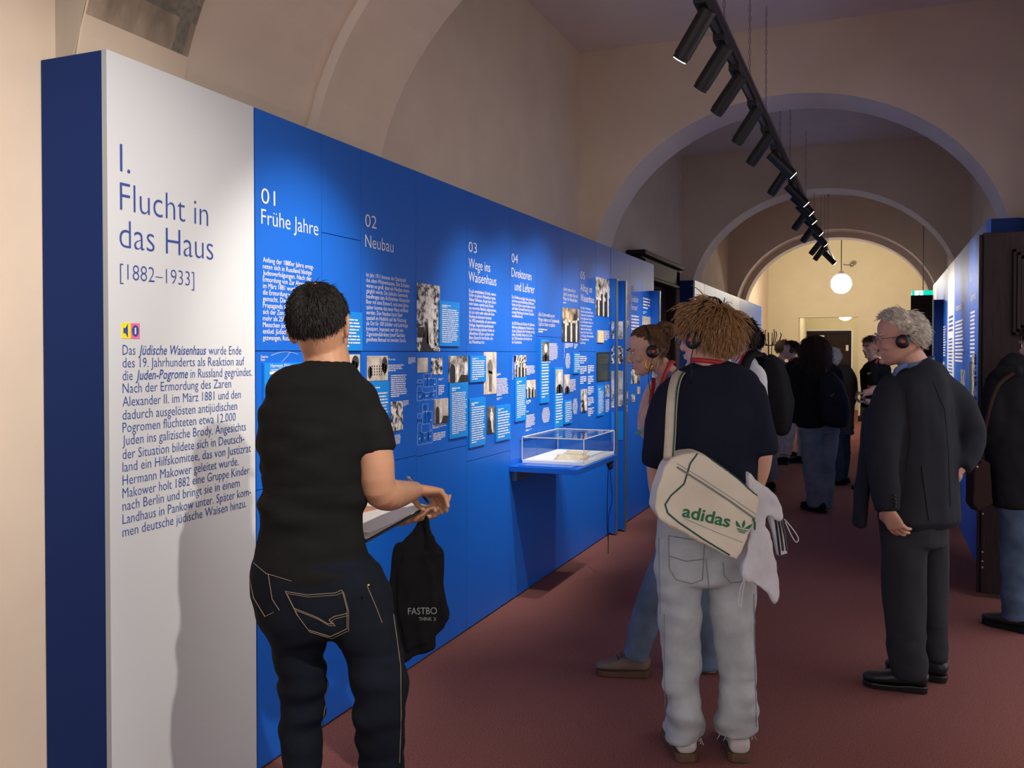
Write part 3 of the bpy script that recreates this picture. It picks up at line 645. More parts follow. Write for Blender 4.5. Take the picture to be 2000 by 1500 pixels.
# ---- 06 and the display leaves standing out from the wall
t = column('06l', 'blue board with small photos between the standing display leaves', 1193, 1231, [])
for i, b in enumerate(((1212, 612, 1220, 638), (1221, 626, 1228, 640), (1212, 700, 1222, 724), (1213, 736, 1220, 752), (1216, 766, 1226, 788))): photo(t, rect(*b), ['ph_fine', 'ph_grey', 'ph_pale'][i % 3])
bars(t, 1211, 574, 1228, 594, 4, cpl=12); bars(t, 1211, 750, 1219, 765, 5, cpl=10); bars(t, 1217, 793, 1226, 810, 7, cpl=10)
t = column('06', 'blue exhibition panel headed 06 behind the young woman', 1231, 1254, [])
heading(t, [('06', 1233, 1238.5, 569, .085), ('Endlich', 1233, 1246, 589, .085), ('Ferien!', 1233, 1245, 605, .085)])
bars(t, 1233, 614, 1249, 690, 12, cpl=20)
for i, b in enumerate(((1232, 716, 1250, 750), (1233, 770, 1240, 786), (1244, 756, 1250, 770))): photo(t, rect(*b), ['ph_grey', 'ph_fine', 'ph_pale'][i % 3])
t = column('06r', 'last blue board of the left wall beside the dark door case', 1254, 1277, [])
bars(t, 1256, 580, 1273, 604, 4, cpl=14); bars(t, 1256, 607, 1263, 613, 2, cpl=8); photo(t, rect(1254.3, 617, 1276, 640), 'ph_pale')
def leaf(px, label, zt, out):
    y = LW(px, 600).y
    t = thing('display_leaf', label, 'display leaf', (XP + out / 2, y, 0), 'upright display leaves standing out from the blue wall')
    MB().box(XP, y, .02, XP + out, y + .02, zt).build('leaf_board', M['blue'], t)
    MB().box(XP + out, y - .003, .0, XP + out + .012, y + .035, zt).build('edge_strip', M['edge'], t, bevel=.002)
    k = 0
    for z in (1.72, 1.5, 1.28, 1.12):
        m = ['ph_grey', 'ph_fine', 'ph_pale'][k % 3]; k += 1
        MB().box(XP + .02, y - .002, z, XP + out - .015, y, z + .16).build('photograph', M[m], t)
    MB().box(XP + .02, y - .003, .82, XP + out - .015, y, 1.08).build('text_plaque', M['plaque'], t)
leaf(1190, 'upright blue display leaf with grey edge just right of the glass case', LW(1195, 546).z, .06)
leaf(1201, 'upright blue display leaf with small photos behind the one beside the glass case', LW(1205, 550).z, .09)
leaf(1270, 'upright display leaf at the far end of the blue wall by the dark door case', LW(1277, 570).z, .09)
# ---- shelf with glass case
ys0, ys1, xs, zs = 5.28, 6.19, -1.712, .876
t = thing('display_shelf', 'blue shelf on the exhibition wall carrying the glass case', 'shelf', (XP + .2, 5.7, zs - .06))
MB().box(XP + .001, ys0, zs - .035, xs, ys1, zs).build('shelf_board', M['blue'], t, bevel=.002)
MB().box(XP + .001, ys0 + .05, zs - .10, XP + .035, ys1 - .05, zs - .035).build('wall_bracket', M['edge'], t)
q = MB().box(XP + .06, ys0 + .015, zs, xs - .05, ys0 + .15, zs + .006); o = q.build('caption_plate', M['blue'], t)
q = MB()
for i in range(4):
    for k in range(6): q.add([(XP + .09 + k * .055, ys0 + .03 + i * .022, zs + .0065), (XP + .135 + k * .055, ys0 + .03 + i * .022, zs + .0065), (XP + .135 + k * .055, ys0 + .038 + i * .022, zs + .0065), (XP + .09 + k * .055, ys0 + .038 + i * .022, zs + .0065)], [(0, 1, 2, 3)])
q.build('caption_text', M['line'], o)
cx0, cx1, cy0, cy1, ch = XP + .02, xs - .02, 5.46, ys1 - .02, .165
t = thing('glass_case', 'clear rectangular cover with two old letters inside on the blue shelf', 'display case', ((cx0 + cx1) / 2, (cy0 + cy1) / 2, zs))
MB().box(cx0, cy0, zs + .001, cx1, cy1, zs + .022).build('white_base', M['wpaper'], t, bevel=.002)
g = .006
q = MB().box(cx0, cy0, zs + .022, cx0 + g, cy1, zs + ch).box(cx1 - g, cy0, zs + .022, cx1, cy1, zs + ch).box(cx0 + g, cy0, zs + .022, cx1 - g, cy0 + g, zs + ch).box(cx0 + g, cy1 - g, zs + .022, cx1 - g, cy1, zs + ch).box(cx0, cy0, zs + ch, cx1, cy1, zs + ch + g)
q.build('cover', M['acryl'], t)
q = MB(); e = .0025
zz = zs + ch + g
for (a, b, c, d) in ((cx0, cy0, cx1, cy0), (cx0, cy1, cx1, cy1), (cx0, cy0, cx0, cy1), (cx1, cy0, cx1, cy1)): q.box(a - e, b - e, zz - e, c + e, d + e, zz + e)
for (a, b) in ((cx0, cy0), (cx1, cy0), (cx1, cy1), (cx0, cy1)): q.box(a - e, b - e, zs + .02, a + e, b + e, zz)
q.build('polished_edge', M['rib'], t)
def letter(label, c, w, h, rot, seed):
    rr = random.Random(seed); n = 12; mb = MB(); vs = []
    ca, sa = math.cos(rot), math.sin(rot)
    for i in range(n + 1):
        for j in range(n + 1):
            u, v = (i / n - .5) * w, (j / n - .5) * h
            if i in (0, n) or j in (0, n): u += rr.uniform(-.004, .004); v += rr.uniform(-.004, .004)
            vs.append((c[0] + u * ca - v * sa, c[1] + u * sa + v * ca, zs + .024 + .005 * noise.noise((u * 14, v * 14, seed))))
    fs = [(i * (n + 1) + j, (i + 1) * (n + 1) + j, (i + 1) * (n + 1) + j + 1, i * (n + 1) + j + 1) for i in range(n) for j in range(n)]
    o = mb.add(vs, fs).build('letter', M['paper'], None, smooth=True); md = o.modifiers.new('s', 'SOLIDIFY'); md.thickness = .001
    tag(o, label, 'letter', 'old letters in the glass case')
letter('larger yellowed letter nearer the front edge inside the glass case', (cx0 + .26, 5.72, 0), .22, .30, .25, 3)
letter('smaller yellowed letter towards the wall inside the glass case', (cx0 + .20, 6.00, 0), .16, .20, .15, 8)
# headphones hung under the shelf
hp = Vector((xs - .05, ys1 - .03, zs - .04)); t = thing('hanging_headphones', 'black headphones with two hanging cords under the right end of the blue shelf', 'headphones', hp)
MB().tube([hp + Vector((.01, -.10, .0)), hp + Vector((.02, -.05, -.035)), hp + Vector((.02, 0, -.01)), hp + Vector((.02, .03, .01))], .011, n=8, sub=4).build('headband', M['black'], t, smooth=True)
MB().blob(hp + Vector((.02, -.05, -.035)), (.02, .04, .028)).blob(hp + Vector((.0, -.01, -.03)), (.02, .03, .025)).build('ear_cushion', M['black'], t, smooth=True)
MB().tube([hp + Vector((.02, -.10, -.03)), hp + Vector((.01, -.09, -.25)), hp + Vector((.0, -.06, -.45)), hp + Vector((.0, -.03, -.57))], .0035, n=6, sub=4).tube([hp + Vector((.0, -.0, -.03)), hp + Vector((.02, .0, -.28)), hp + Vector((.0, -.02, -.4)), hp + Vector((.0, -.03, -.66))], .0035, n=6, sub=4).build('cord', M['black'], t)
# ---- second exhibition block, beyond the door case
yb0 = at(1357, 548, 'X', XP).y
t = thing('introduction_panel', 'second white panel with a dark blue end, beyond the dark door case', 'exhibition panel', (XP - .13, yb0 + .3, 0))
y1 = LW(1375, 553).y
MB().box(XP - .02, yb0, 0, XP, y1 - .002, 2.53).build('white_board', M['white'], t)
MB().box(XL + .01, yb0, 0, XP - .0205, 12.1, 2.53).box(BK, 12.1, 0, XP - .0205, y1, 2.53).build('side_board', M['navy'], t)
seq = [(1375, 1387), (1387, 1397), (1397, 1410), (1410, 1431), (1431, 1444), (1444, 1460), (1460, 1487)]
for i, (a, b) in enumerate(seq):
    ya, yb = LW(a, 640).y, LW(b, 640).y; wh = i == 4
    nm = ['first', 'second', 'third', 'fourth', 'fifth', 'sixth', 'last'][i]
    t = thing('exhibition_panel', ('white text board in the middle of the far left block' if wh else '%s blue board of the far left block, counted from its white panel' % nm if i < 6 else 'last blue board of the far left block by the hall arch'), 'exhibition panel', (XP - .13, (ya + yb) / 2, 0), 'boards of the far left exhibition block')
    MB().box(BK if i < 5 else -2.245, ya, 0, XP - .0205, yb, 2.529).build('carcass', M['navy'], t)
    zj = 2.05 if i == 6 else 1.61
    m = M['white'] if wh else M['blue']
    MB().box(XP - .02, ya + .0015, zj + .0015, XP, yb - .0015, 2.53).build('upper_board', m, t)
    MB().box(XP - .02, ya + .0015, .01, XP, yb - .0015, zj - .0015).build('lower_board', m, t)
    q = MB(); wordbars(q, ya + .1, yb - .15, 1.95, 1.65, 9, rn); q.build('text_block', M['ink' if wh else 'print'], t)
    if not wh and i in (1, 3, 5):
        MB().box(XP, ya + .15, 1.25, XP + .01, yb - .3, 1.5).build('photograph', M['ph_grey'], t); MB().box(XP, ya + .15, .9, XP + .012, yb - .2, 1.22).build('text_plaque', M['plaque'], t)
# ================================================================ exhibition wall on the right
XQ = .70
def RW(px, py): return at(px, py, 'X', XQ)
yr0 = RW(1928, 429).y; yr1 = RW(1822, 559).y
def rpanel(a, b, m, label, fill):
    ya, yb = sorted((RW(a, 600).y, RW(b, 600).y))
    t = thing('exhibition_panel', label, 'exhibition panel', (XQ + .15, (ya + yb) / 2, 0), 'boards of the right exhibition wall')
    MB().box(XQ + .021, ya, 0, XQ + .2, yb, ZT).build('carcass', M['navy'], t)
    MB().box(XQ, ya + .0015, 1.605, XQ + .02, yb - .0015, ZT).build('upper_board', m, t)
    MB().box(XQ, ya + .0015, .01, XQ + .02, yb - .0015, 1.602).build('lower_board', m, t)
    fill(t, ya, yb)
def rbars(t, ya, yb, z1, z0, n, m='print'):
    q = MB(); lh = (z1 - z0) / n; x = XQ - .0012
    for i in range(n):
        y = yb - .0; zt = z1 - lh * i; e = ya + (yb - ya) * rn.uniform(0, .15)
        q.add([(x, y, zt - lh * .5), (x, e, zt - lh * .5), (x, e, zt), (x, y, zt)], [(0, 1, 2, 3)])
    q.build('text_block', M[m], t)
def rtext(t, s, ya_right, z, size, w):
    q = MB(); put_text(q, s, (XQ - .0012, ya_right, z), -DY, DZ, size, w, 3); q.build('heading', M['print'], t)
def rphoto(t, y0, y1, z0, z1, m='ph_grey', th=.004): MB().box(XQ - th, y0, z0, XQ, y1, z1).build('photograph', M[m], t)
def f_near(t, ya, yb):
    w = yb - ya; rbars(t, ya + .4 * w, yb - .05 * w, 1.63, 1.45, 4); rphoto(t, ya + .55 * w, yb - .05 * w, 1.65, 1.93, 'ph_pale'); rphoto(t, ya + .5 * w, ya + .8 * w, 1.42, 1.52)
    MB().box(XQ - .03, ya + .15, .95, XQ, ya + .19, 1.5).build('display_rail', M['edge'], t)
def f_a(t, ya, yb):
    w = yb - ya; rtext(t, '1', yb - .25, 2.18, .10, .03); rtext(t, 'Bürgerrecht', yb - .25, 2.02, .09, w * .45)
    rbars(t, yb - .25 - w * .42, yb - .25, 1.93, 1.55, 12); rphoto(t, ya + w * .18, ya + w * .42, 1.2, 1.59, 'ph_fine', .012)
    rphoto(t, ya + w * .1, ya + w * .25, 1.2, 1.42, 'ph_grey', .02); MB().box(XQ - .03, yb - .55, 1.28, XQ, yb - .5, 1.53).build('display_rail', M['edge'], t)
def f_b(t, ya, yb):
    w = yb - ya; rtext(t, '2', yb - .2, 2.16, .10, .03); rtext(t, 'Vertreibung', yb - .15, 2.0, .09, w * .6); rbars(t, ya + w * .25, yb - .15, 1.9, 1.5, 12)
    rphoto(t, ya + .2, ya + w * .4, 1.15, 1.45)
def f_w(t, ya, yb):
    w = yb - ya; rbars(t, ya + w * .15, yb - w * .2, 1.98, 1.8, 4, 'ink'); rbars(t, ya + w * .2, yb - w * .2, 1.75, 1.2, 16, 'ink')
def f_c(t, ya, yb):
    w = yb - ya; rbars(t, ya + w * .1, yb - w * .45, 1.9, 1.55, 12); rphoto(t, ya + w * .2, ya + w * .5, 1.2, 1.5, 'ph_pale')
rpanel(1928, 1912, M['blue'], 'nearest blue board of the right exhibition wall beside the open door leaf', f_near)
rpanel(1912, 1890, M['blue'], 'blue board with printed heading and photos seen left of the big door leaf', f_a)
rpanel(1890, 1864, M['blue'], 'blue text board between the white board and the photo board on the right wall', f_b)
rpanel(1864, 1851, M['white'], 'narrow white text board in the middle of the right exhibition wall', f_w)
rpanel(1851, 1829, M['blue'], 'far blue board of the right wall crossed by an upright display leaf', f_c)
rpanel(1829, 1822, M['white'], 'white board at the far end of the right exhibition wall', f_w)
t = thing('end_board', 'dark blue end board of the right exhibition wall showing above the door leaf', 'exhibition panel', (XQ + .2, yr0 - .01, 0))
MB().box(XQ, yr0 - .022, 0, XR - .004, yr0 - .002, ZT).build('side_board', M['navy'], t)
for px, zt, lb in ((1843, 1.98, 'tall dark display leaf standing out from the right exhibition wall'), ):
    y = RW(px, 600).y; t = thing('display_leaf', lb, 'display leaf', (XQ - .05, y, 0))
    MB().box(XQ - .10, y, .02, XQ, y + .025, at(1842, 585, 'Y', y).z).build('leaf_board', M['navy'], t); MB().box(XQ - .115, y - .004, 0, XQ - .10, y + .03, at(1842, 585, 'Y', y).z).build('edge_strip', M['edge'], t)
# ================================================================ track with spotlights
XT = -.78
ztr = at(1437, 128, 'X', XT).z
t = thing('lighting_track', 'long black ceiling track running down the corridor', 'lighting track', (XT, 8, ztr))
yte = 17.6
MB().box(XT - .028, -.5, ztr - .012, XT + .028, yte, ztr + .03).build('rail', M['black'], t)
MB().box(XT - .04, -.5, ztr + .032, XT + .04, yte, ztr + .045).box(XT - .012, -.5, ztr - .016, XT + .012, yte, ztr - .012).build('cable_tray', M['chrome'], t)
def chain(x, y, label):
    z = ztr + .045; q = MB(); k = 0; L = .042; c = Vector((x, y, z)); c0 = c.copy()
    while z < ZC - .03:
        ax = Vector((1, 0, 0)) if k % 2 else Vector((0, 1, 0))
        q.tube([c + UP * (L * .1) - ax * .006, c + UP * (L * .1) + ax * .006, c + UP * (L * .9) + ax * .006, c + UP * (L * .9) - ax * .006, c + UP * (L * .1) - ax * .006], .0026, n=5, cap=0)
        c = c + UP * (L * .86); z = c.z; k += 1
    o = q.build('suspension_chain', M['chrome'], None, fixn=False); o.data.transform(Matrix.Translation(-c0)); o.location = c0
    tag(o, label, 'chain', 'chains holding the lighting track')
    return o
cy_ = [at(p, q, 'X', XT).y for p, q in ((1421, 70), (1470, 170), (1501, 235), (1528, 290), (1547, 335), (1577, 400))]
lb = ['nearest chain above the first spotlights of the ceiling track', 'chain above the third spotlight from the near end of the track', 'pair of chain strands above the fourth and fifth spotlight', 'chain just before the first spotlight aimed to the right', 'chain behind the first spotlight aimed to the right', 'chain above the bunched middle spotlights']
for i, y in enumerate(cy_):
    chain(XT - .02, y, lb[i])
for i, y in enumerate((at(1590, 440, 'X', XT).y, at(1603, 460, 'X', XT).y, at(1610, 480, 'X', XT).y, at(1617, 500, 'X', XT).y)):
    q = MB().tube([(XT, y, ztr + .045), (XT, y, ZC)], .004, n=6, cap=0).blob((XT, y, ZC - .02), .02, n=8)
    o = q.build('suspension_rod', M['chrome'], None); o.data.transform(Matrix.Translation((-XT, -y, -ZC))); o.location = (XT, y, ZC)
    tag(o, ['first', 'second', 'third', 'last'][i] + ' thin suspension rod over the far half of the lighting track, counted from the camera', 'rod', 'thin rods holding the far half of the track')
def spot(px, side, tilt, label, lit=False, y=None, energy=1.0, tgt=None, xt=XT, size=52):
    y = at(px, 128 + (px - 1437) * 2.02, 'X', XT).y if y is None else y
    p = Vector((xt, y, ztr - .012)); t = thing('track_spotlight', label, 'spotlight', p, 'black spotlights on the ceiling track')
    MB().box(xt - .03, y - .08, ztr - .05, xt + .03, y + .08, ztr - .012).build('adapter', M['black'], t, bevel=.004)
    piv = p + Vector((0, .0, -.095)); MB().tube([p + Vector((0, 0, -.03)), piv], .011, n=8, cap=0).build('stem', M['black'], t)
    tg = Vector((XP if side < 0 else XQ, y + (tgt if tgt is not None else .55), tilt)); dr = (tg - piv).normalized()
    b0 = piv - dr * .06; b1 = piv + dr * .20
    MB().tube([b0, b0 + dr * .005, b1 - dr * .02, b1 - dr * .018, b1, b1 - dr * .013], [.036, .042, .042, .039, .039, .034], n=24, cap=0).build('housing', M['black'], t, smooth=False, bevel=0)
    e_ = .003 if lit or side > 0 else -.012
    MB().tube([b1 - dr * .014, b1 + dr * e_], [.034, .034], n=20, cap=0).build('lens', M['lens'], t)
    ld = bpy.data.lights.new('spot_lamp', 'SPOT'); ld.energy = SPOT_W * energy; ld.spot_size = R(size); ld.spot_blend = 1.0; ld.shadow_soft_size = .03; ld.color = (1, .93, .84)
    lo = bpy.data.objects.new('spot_lamp', ld); COL.objects.link(lo); lo.location = b1 + dr * .012 - p; lo.parent = t
    lo.rotation_euler = dr.to_track_quat('-Z', 'Y').to_euler()
    return t
nth = ['first', 'second', 'third', 'fourth', 'fifth', 'sixth', 'seventh', 'eighth', 'ninth', 'tenth', 'eleventh', 'twelfth', 'thirteenth', 'fourteenth', 'fifteenth', 'sixteenth', 'seventeenth']
sp = [(1372, -1), (1408, -1), (1437, -1), (1471, -1), (1496, -1), (1514, 1), (1531, -1), (1546, 1), (1557, 1), (1566, 1), (1572, -1), (1580, 1), (1586, -1), (1592, 1), (1601, -1), (1607, -1), (1613, 1)]
for i, (px, sd) in enumerate(sp):
    spot(px, sd, (1.3 if sd < 0 else 1.5) + .2 * ((i * 7) % 3) / 2, '%s visible spotlight along the long track, aimed at the %s wall' % (nth[i], 'left' if sd < 0 else 'right'), lit=i == 0)
for i, (y, sd, tl, tg) in enumerate(((2.9, -1, 1.5, .2), (.8, -1, 2.3, .9), (2.0, 1, 1.4, 1.0))):
    spot(0, sd, tl, 'spotlight of the long track outside the photo, ' + ('just before the first visible one', 'nearly over the camera', 'aimed at the right wall')[i], y=y, tgt=tg, energy=(1, .45, 1)[i])

t = thing('lighting_track', 'short black track above the camera along the right wall', 'lighting track', (.55, .5, ztr))
MB().box(.522, -.5, ztr - .012, .578, 1.4, ztr + .03).build('rail', M['black'], t); MB().tube([(.55, 0, ztr), (.55, 0, ZC)], .006, n=6).build('suspension_rod', M['chrome'], t); MB().tube([(.55, 1.2, ztr), (.55, 1.2, ZC)], .006, n=6).build('suspension_rod', M['chrome'], t)
spot(0, -1, 1.1, 'spotlight on the short track above the camera', y=.9, tgt=1.5, xt=.55, energy=1.5, size=60)
# ================================================================ people: tools
def yawdir(a):            # 0 = away from the camera, 90 = to the left of the photo, -90 = to the right
    a = R(a); return FWD * math.cos(a) - RGT * math.sin(a)
def yawside(a): f = yawdir(a); return Vector((f.y, -f.x, 0))      # the person's right hand side
def hmat(c, yaw, pitch=0, roll=0, s=1.0):
    r = Matrix.Rotation(TH + R(yaw), 4, 'Z') @ Matrix.Rotation(-R(pitch), 4, 'X') @ Matrix.Rotation(R(roll), 4, 'Y')
    return Matrix.Translation(c) @ r @ Matrix.Scale(s, 4)
def head(mb, X, fem=False, lean=1.0):
    q = MB(); k = .93 if fem else 1
    rows = [(-.122, .060, .018, .014), (-.108, .052, .036 * k, .034), (-.088, .040, .050 * k, .053), (-.06, .028, .059 * k, .067), (-.03, .010, .066, .083), (0, 0, .072, .093), (.03, -.008, .076, .099), (.06, -.012, .074, .095), (.085, -.014, .063, .081), (.105, -.015, .040, .053), (.115, -.015, .018, .024)]
    q.tube([(0, r[1], r[0]) for r in rows], [(r[2], r[3]) for r in rows], side=(1, 0, 0), n=20, cap=.2)
    q.tube([(0, .088, .012), (0, .100, -.012), (0, .111, -.034), (0, .104, -.046)], [(.008, .008), (.009, .010), (.013, .012), (.015, .008)], side=(1, 0, 0), n=10)     # nose
    q.blob((.011, .098, -.041), .009).blob((-.011, .098, -.041), .009)
    q.blob((.033, .083, .020), (.024, .011, .008)).blob((-.033, .083, .020), (.024, .011, .008))          # brows
    q.blob((.042, .062, -.035), (.022, .022, .020)).blob((-.042, .062, -.035), (.022, .022, .020))        # cheeks
    q.blob((0, .093, -.066), (.022, .010, .0055)).blob((0, .091, -.077), (.019, .010, .006)).blob((0, .080, -.106), (.020, .015, .014))
    for s in (-1, 1):                                                                                       # ears
        q.tube([(s * .074, .006, -.040), (s * .080, -.008, -.034), (s * .086, -.018, -.008), (s * .086, -.016, .014), (s * .080, .0, .020), (s * .075, .010, .006)], [.006, .006, .006, .006, .006, .005], n=7, sub=2)
        q.blob((s * .077, -.004, -.010), (.006, .014, .026))
    mb.add([X @ v for v in q.v], q.f)
def tone(name, c): return mat(name, c, .5, .15, 250, .06, 14, spec=.4)
SKIN = [tone('light skin', (.68, .39, .27)), tone('tan skin', (.46, .235, .135)), tone('ruddy skin', (.60, .32, .23))]
LIM = [(-1, -.80), (-.7, -.72), (-.45, -.55), (-.2, -.28), (0, -.02), (.15, .16), (.4, .46), (.7, .60), (1, .66)]
def lim(y, sh=0):
    for (a, b), (c, d) in zip(LIM, LIM[1:]):
        if y <= c: return b + (d - b) * (y - a) / (c - a) + sh
    return .66 + sh
def scalp(u): return u.z > lim(u.y)
CEN, RAD = Vector((0, -.012, .020)), Vector((.0795, .103, .0985))
def ell(u, k=1.0): return CEN + Vector((u.x * RAD.x, u.y * RAD.y, u.z * RAD.z)) * k
def hair(parent, X, m, n, L, mask=scalp, crown=(0, -.35, .93), lift=.35, grav=.25, curl=.0, w=.0016, seed=1, comb=None, seg=5, puff=1.02, thin=None, jit=.25, name='hair', mb=None, lv=.3, root=None, target=None, low=1):
    rd = random.Random(seed); q = mb or MB(); cr = Vector(crown).normalized()
    Xi = X.to_3x3().inverted(); down = (Xi @ Vector((0, 0, -1))).normalized()
    if root is None:
        N, Mm = 28, 18; idx = {}; 
        for i in range(Mm + 1):
            for j in range(N):
                t, a = math.pi * i / Mm, 2 * math.pi * j / N
                u = Vector((math.sin(t) * math.cos(a), math.sin(t) * math.sin(a), math.cos(t)))
                if mask(u) and not (thin and thin(u) > .7): idx[(i, j)] = len(q.v); q.v.append(X @ ell(u, puff))
        for i in range(Mm):
            for j in range(N):
                k = [(i, j), (i + 1, j), (i + 1, (j + 1) % N), (i, (j + 1) % N)]
                if all(x in idx for x in k): q.f.append(tuple(idx[x] for x in k)); q.mi.append(0)
    done = 0; tries = 0
    while done < n and tries < n * 12:
        tries += 1
        u = Vector((rd.gauss(0, 1), rd.gauss(0, 1), rd.gauss(0, 1))).normalized()
        if not mask(u): continue
        if thin and rd.random() < thin(u): continue
        done += 1
        p = ell(u, 1.0); nrm = Vector((u.x / RAD.x, u.y / RAD.y, u.z / RAD.z)).normalized()
        c = comb(u) if comb else (u - cr)
        c = c - nrm * c.dot(nrm)
        c = c.normalized() if c.length > 1e-4 else Vector((0, 1, 0))
        j = Vector((rd.gauss(0, jit), rd.gauss(0, jit), rd.gauss(0, jit)))
        d = (nrm * lift + c + j).normalized(); ln = L * rd.uniform(1 - lv, 1 + lv) * (1 if low == 1 else low + (1 - low) * min(1, max(0, (u.z + .75) / 1.2))); st = ln / seg
        pts = [p]; ph = rd.uniform(0, 6.28); side = nrm.cross(c)
        for s in range(seg):
            if target is not None: st = (target - p).length / (seg - s) * 1.04; d = ((target + j * .05 - p).normalized() + nrm * lift * (1 - s / seg)).normalized()
            else: d = (d + down * grav * (s + 1) / seg + side * curl * math.sin(ph + s * 1.9) - nrm * lift * .12 + nrm * curl * .6 * math.cos(ph + s * 1.9)).normalized()
            p = p + d * st
            e = Vector(((p - CEN).x / RAD.x, (p - CEN).y / RAD.y, (p - CEN).z / RAD.z)); l = e.length
            if l < puff + .015 and p.z > -.08: p = CEN + (p - CEN) * ((puff + .015 + .02 * rd.random()) / l)
            pts.append(p)
        W_ = [w, w, w * .9, w * .75, w * .5, w * .2] if seg == 5 else [w * (1 - .85 * i / seg) for i in range(seg + 1)]
        o = len(q.v)
        for i, pt in enumerate(pts):
            t = (pts[min(i + 1, seg)] - pts[max(i - 1, 0)]).normalized(); x = t.cross(nrm)
            x = x.normalized() if x.length > 1e-4 else t.orthogonal().normalized(); y = t.cross(x)
            for a in (0, 2.094, 4.189): q.v.append(X @ (pt + (x * math.cos(a) + y * math.sin(a)) * W_[i]))
        for i in range(seg):
            for a in range(3): q.f.append((o + i * 3 + a, o + i * 3 + (a + 1) % 3, o + i * 3 + 3 + (a + 1) % 3, o + i * 3 + 3 + a)); q.mi.append(0)
    return q if mb else q.build(name, m, parent, smooth=True, fixn=False)
def hairmat(name, c, c2=None):
    m = mat(name, c, .55, 0, 0, .45, 60, spec=.3); return m
HB = hairmat('black hair', (.012, .010, .009)); HD = hairmat('dark brown hair', (.03, .017, .011)); HBR = hairmat('brown hair', (.12, .058, .026)); HBL = hairmat('sandy hair', (.36, .20, .088)); HG = hairmat('grey hair', (.72, .63, .53)); HW = hairmat('white hair', (.80, .74, .64))
def hand(mb, w, f, pn, th, curl=.5, s=1.0, spread=1.0, pinch=False):
    f = f.normalized(); pn = (pn - f * pn.dot(f)).normalized(); lat = f.cross(pn); lat = lat if lat.dot(th) > 0 else -lat
    mb.tube([w - f * .01, w + f * .03 * s, w + f * .065 * s, w + f * .095 * s], [(.026 * s, .020 * s), (.034 * s, .019 * s), (.041 * s, .017 * s), (.040 * s, .014 * s)], side=lat, n=12, cap=.3)
    for o, ln, k in ((.030, .073, 0), (.010, .082, .05), (-.011, .076, .1), (-.030, .060, .18)):
        p = w + f * (.090 - abs(o) * .25) * s + lat * o * s; d = (f + lat * o * 2.2 * spread).normalized(); pts = [p]; 
        c = curl + k * .6
        for i, fr in enumerate((.45, .32, .26)):
            ang = c * (.75, 1.0, .7)[i]; d = (d * math.cos(ang) + pn * math.sin(ang)).normalized()
            ax = pn - d * pn.dot(d); p = p + d * ln * fr * s; pts.append(p)
            pn_ = ax.normalized() if ax.length > .05 else (-f)
            if ax.length <= .05: pn = pn
        mb.tube(pts, [.0098 * s, .0092 * s, .0085 * s, .0072 * s], n=8, cap=.8)
    p = w + f * .022 * s + lat * .030 * s
    d = (f * .65 + lat * .65 + pn * (.35 + .3 * curl)).normalized(); a = p + d * .036 * s
    d2 = (d + f * .35 + pn * .35 * curl - lat * (.25 + .4 * curl)).normalized(); b = a + d2 * .03 * s; d3 = (d2 - lat * .3 + f * .2).normalized()
    mb.tube([p, a, b, b + d3 * .024 * s], [.014 * s, .0115 * s, .0105 * s, .0085 * s], n=8, cap=.8)
def shoe(parent, heel, yaw, ln, mu, ms, w=.098, h=.085, sole=.028, name='shoe', rise=0):
    f, s = yawdir(yaw), yawside(yaw); z = heel.z; hp = Vector((heel.x, heel.y, z))
    def at_(t, zz): return hp + f * (t * ln) + UP * (zz + rise * max(0, .75 - t) * ln)
    q = MB(); st = [(.02, .036, .75), (.10, .040, .95), (.25, .038, 1.0), (.40, .041, .82), (.60, .047, .64), (.80, .046, .50), (.93, .036, .40), (.985, .022, .30)]
    q.tube([at_(t, sole + h * k * .5) for t, hw, k in st], [(hw * w / .098, h * k * .5) for t, hw, k in st], side=s, n=14, cap=.25, sup=2.6)
    up = q.sculpt(name, mu, parent, .006, 4)
    q = MB(); vs = []; n = 0
    out = [(.0, .0), (.0, .55), (.06, .85), (.25, .86), (.45, .90), (.70, 1.05), (.86, .95), (.96, .62), (1.0, .0)]
    ring = out + [(t, -k) for t, k in out[-2:0:-1]]
    pts = [(t, k * w / 2) for t, k in ring]
    m = len(pts); vs = [at_(t, 0.002) + s * k for t, k in pts] + [at_(t, sole * (1.25 if t < .3 else 1.0)) + s * (k * 1.02) for t, k in pts]
    q.add(vs, [tuple(range(m - 1, -1, -1)), tuple(range(m, 2 * m))] + [(i, (i + 1) % m, m + (i + 1) % m, m + i) for i in range(m)])
    q.build('sole', ms, up, bevel=.004)
    return up
def wr(amp, sx, sy, sz, seed=0, ridge=False):
    o = Vector((seed * 3.1, seed * 1.7, seed * 2.3))
    def f(v, n_):
        a = noise.noise(Vector((v.x * sx, v.y * sy, v.z * sz)) + o)
        return amp * ((1 - abs(a) * 2.2) if ridge else a)
    return f
def folds(*fs): return lambda v, n_: sum(f(v, n_) for f in fs)
def zgate(f, z0, z1, lo=.15):       # stronger between two heights
    return lambda v, n_: f(v, n_) * (1.0 if z0 < v.z < z1 else lo)
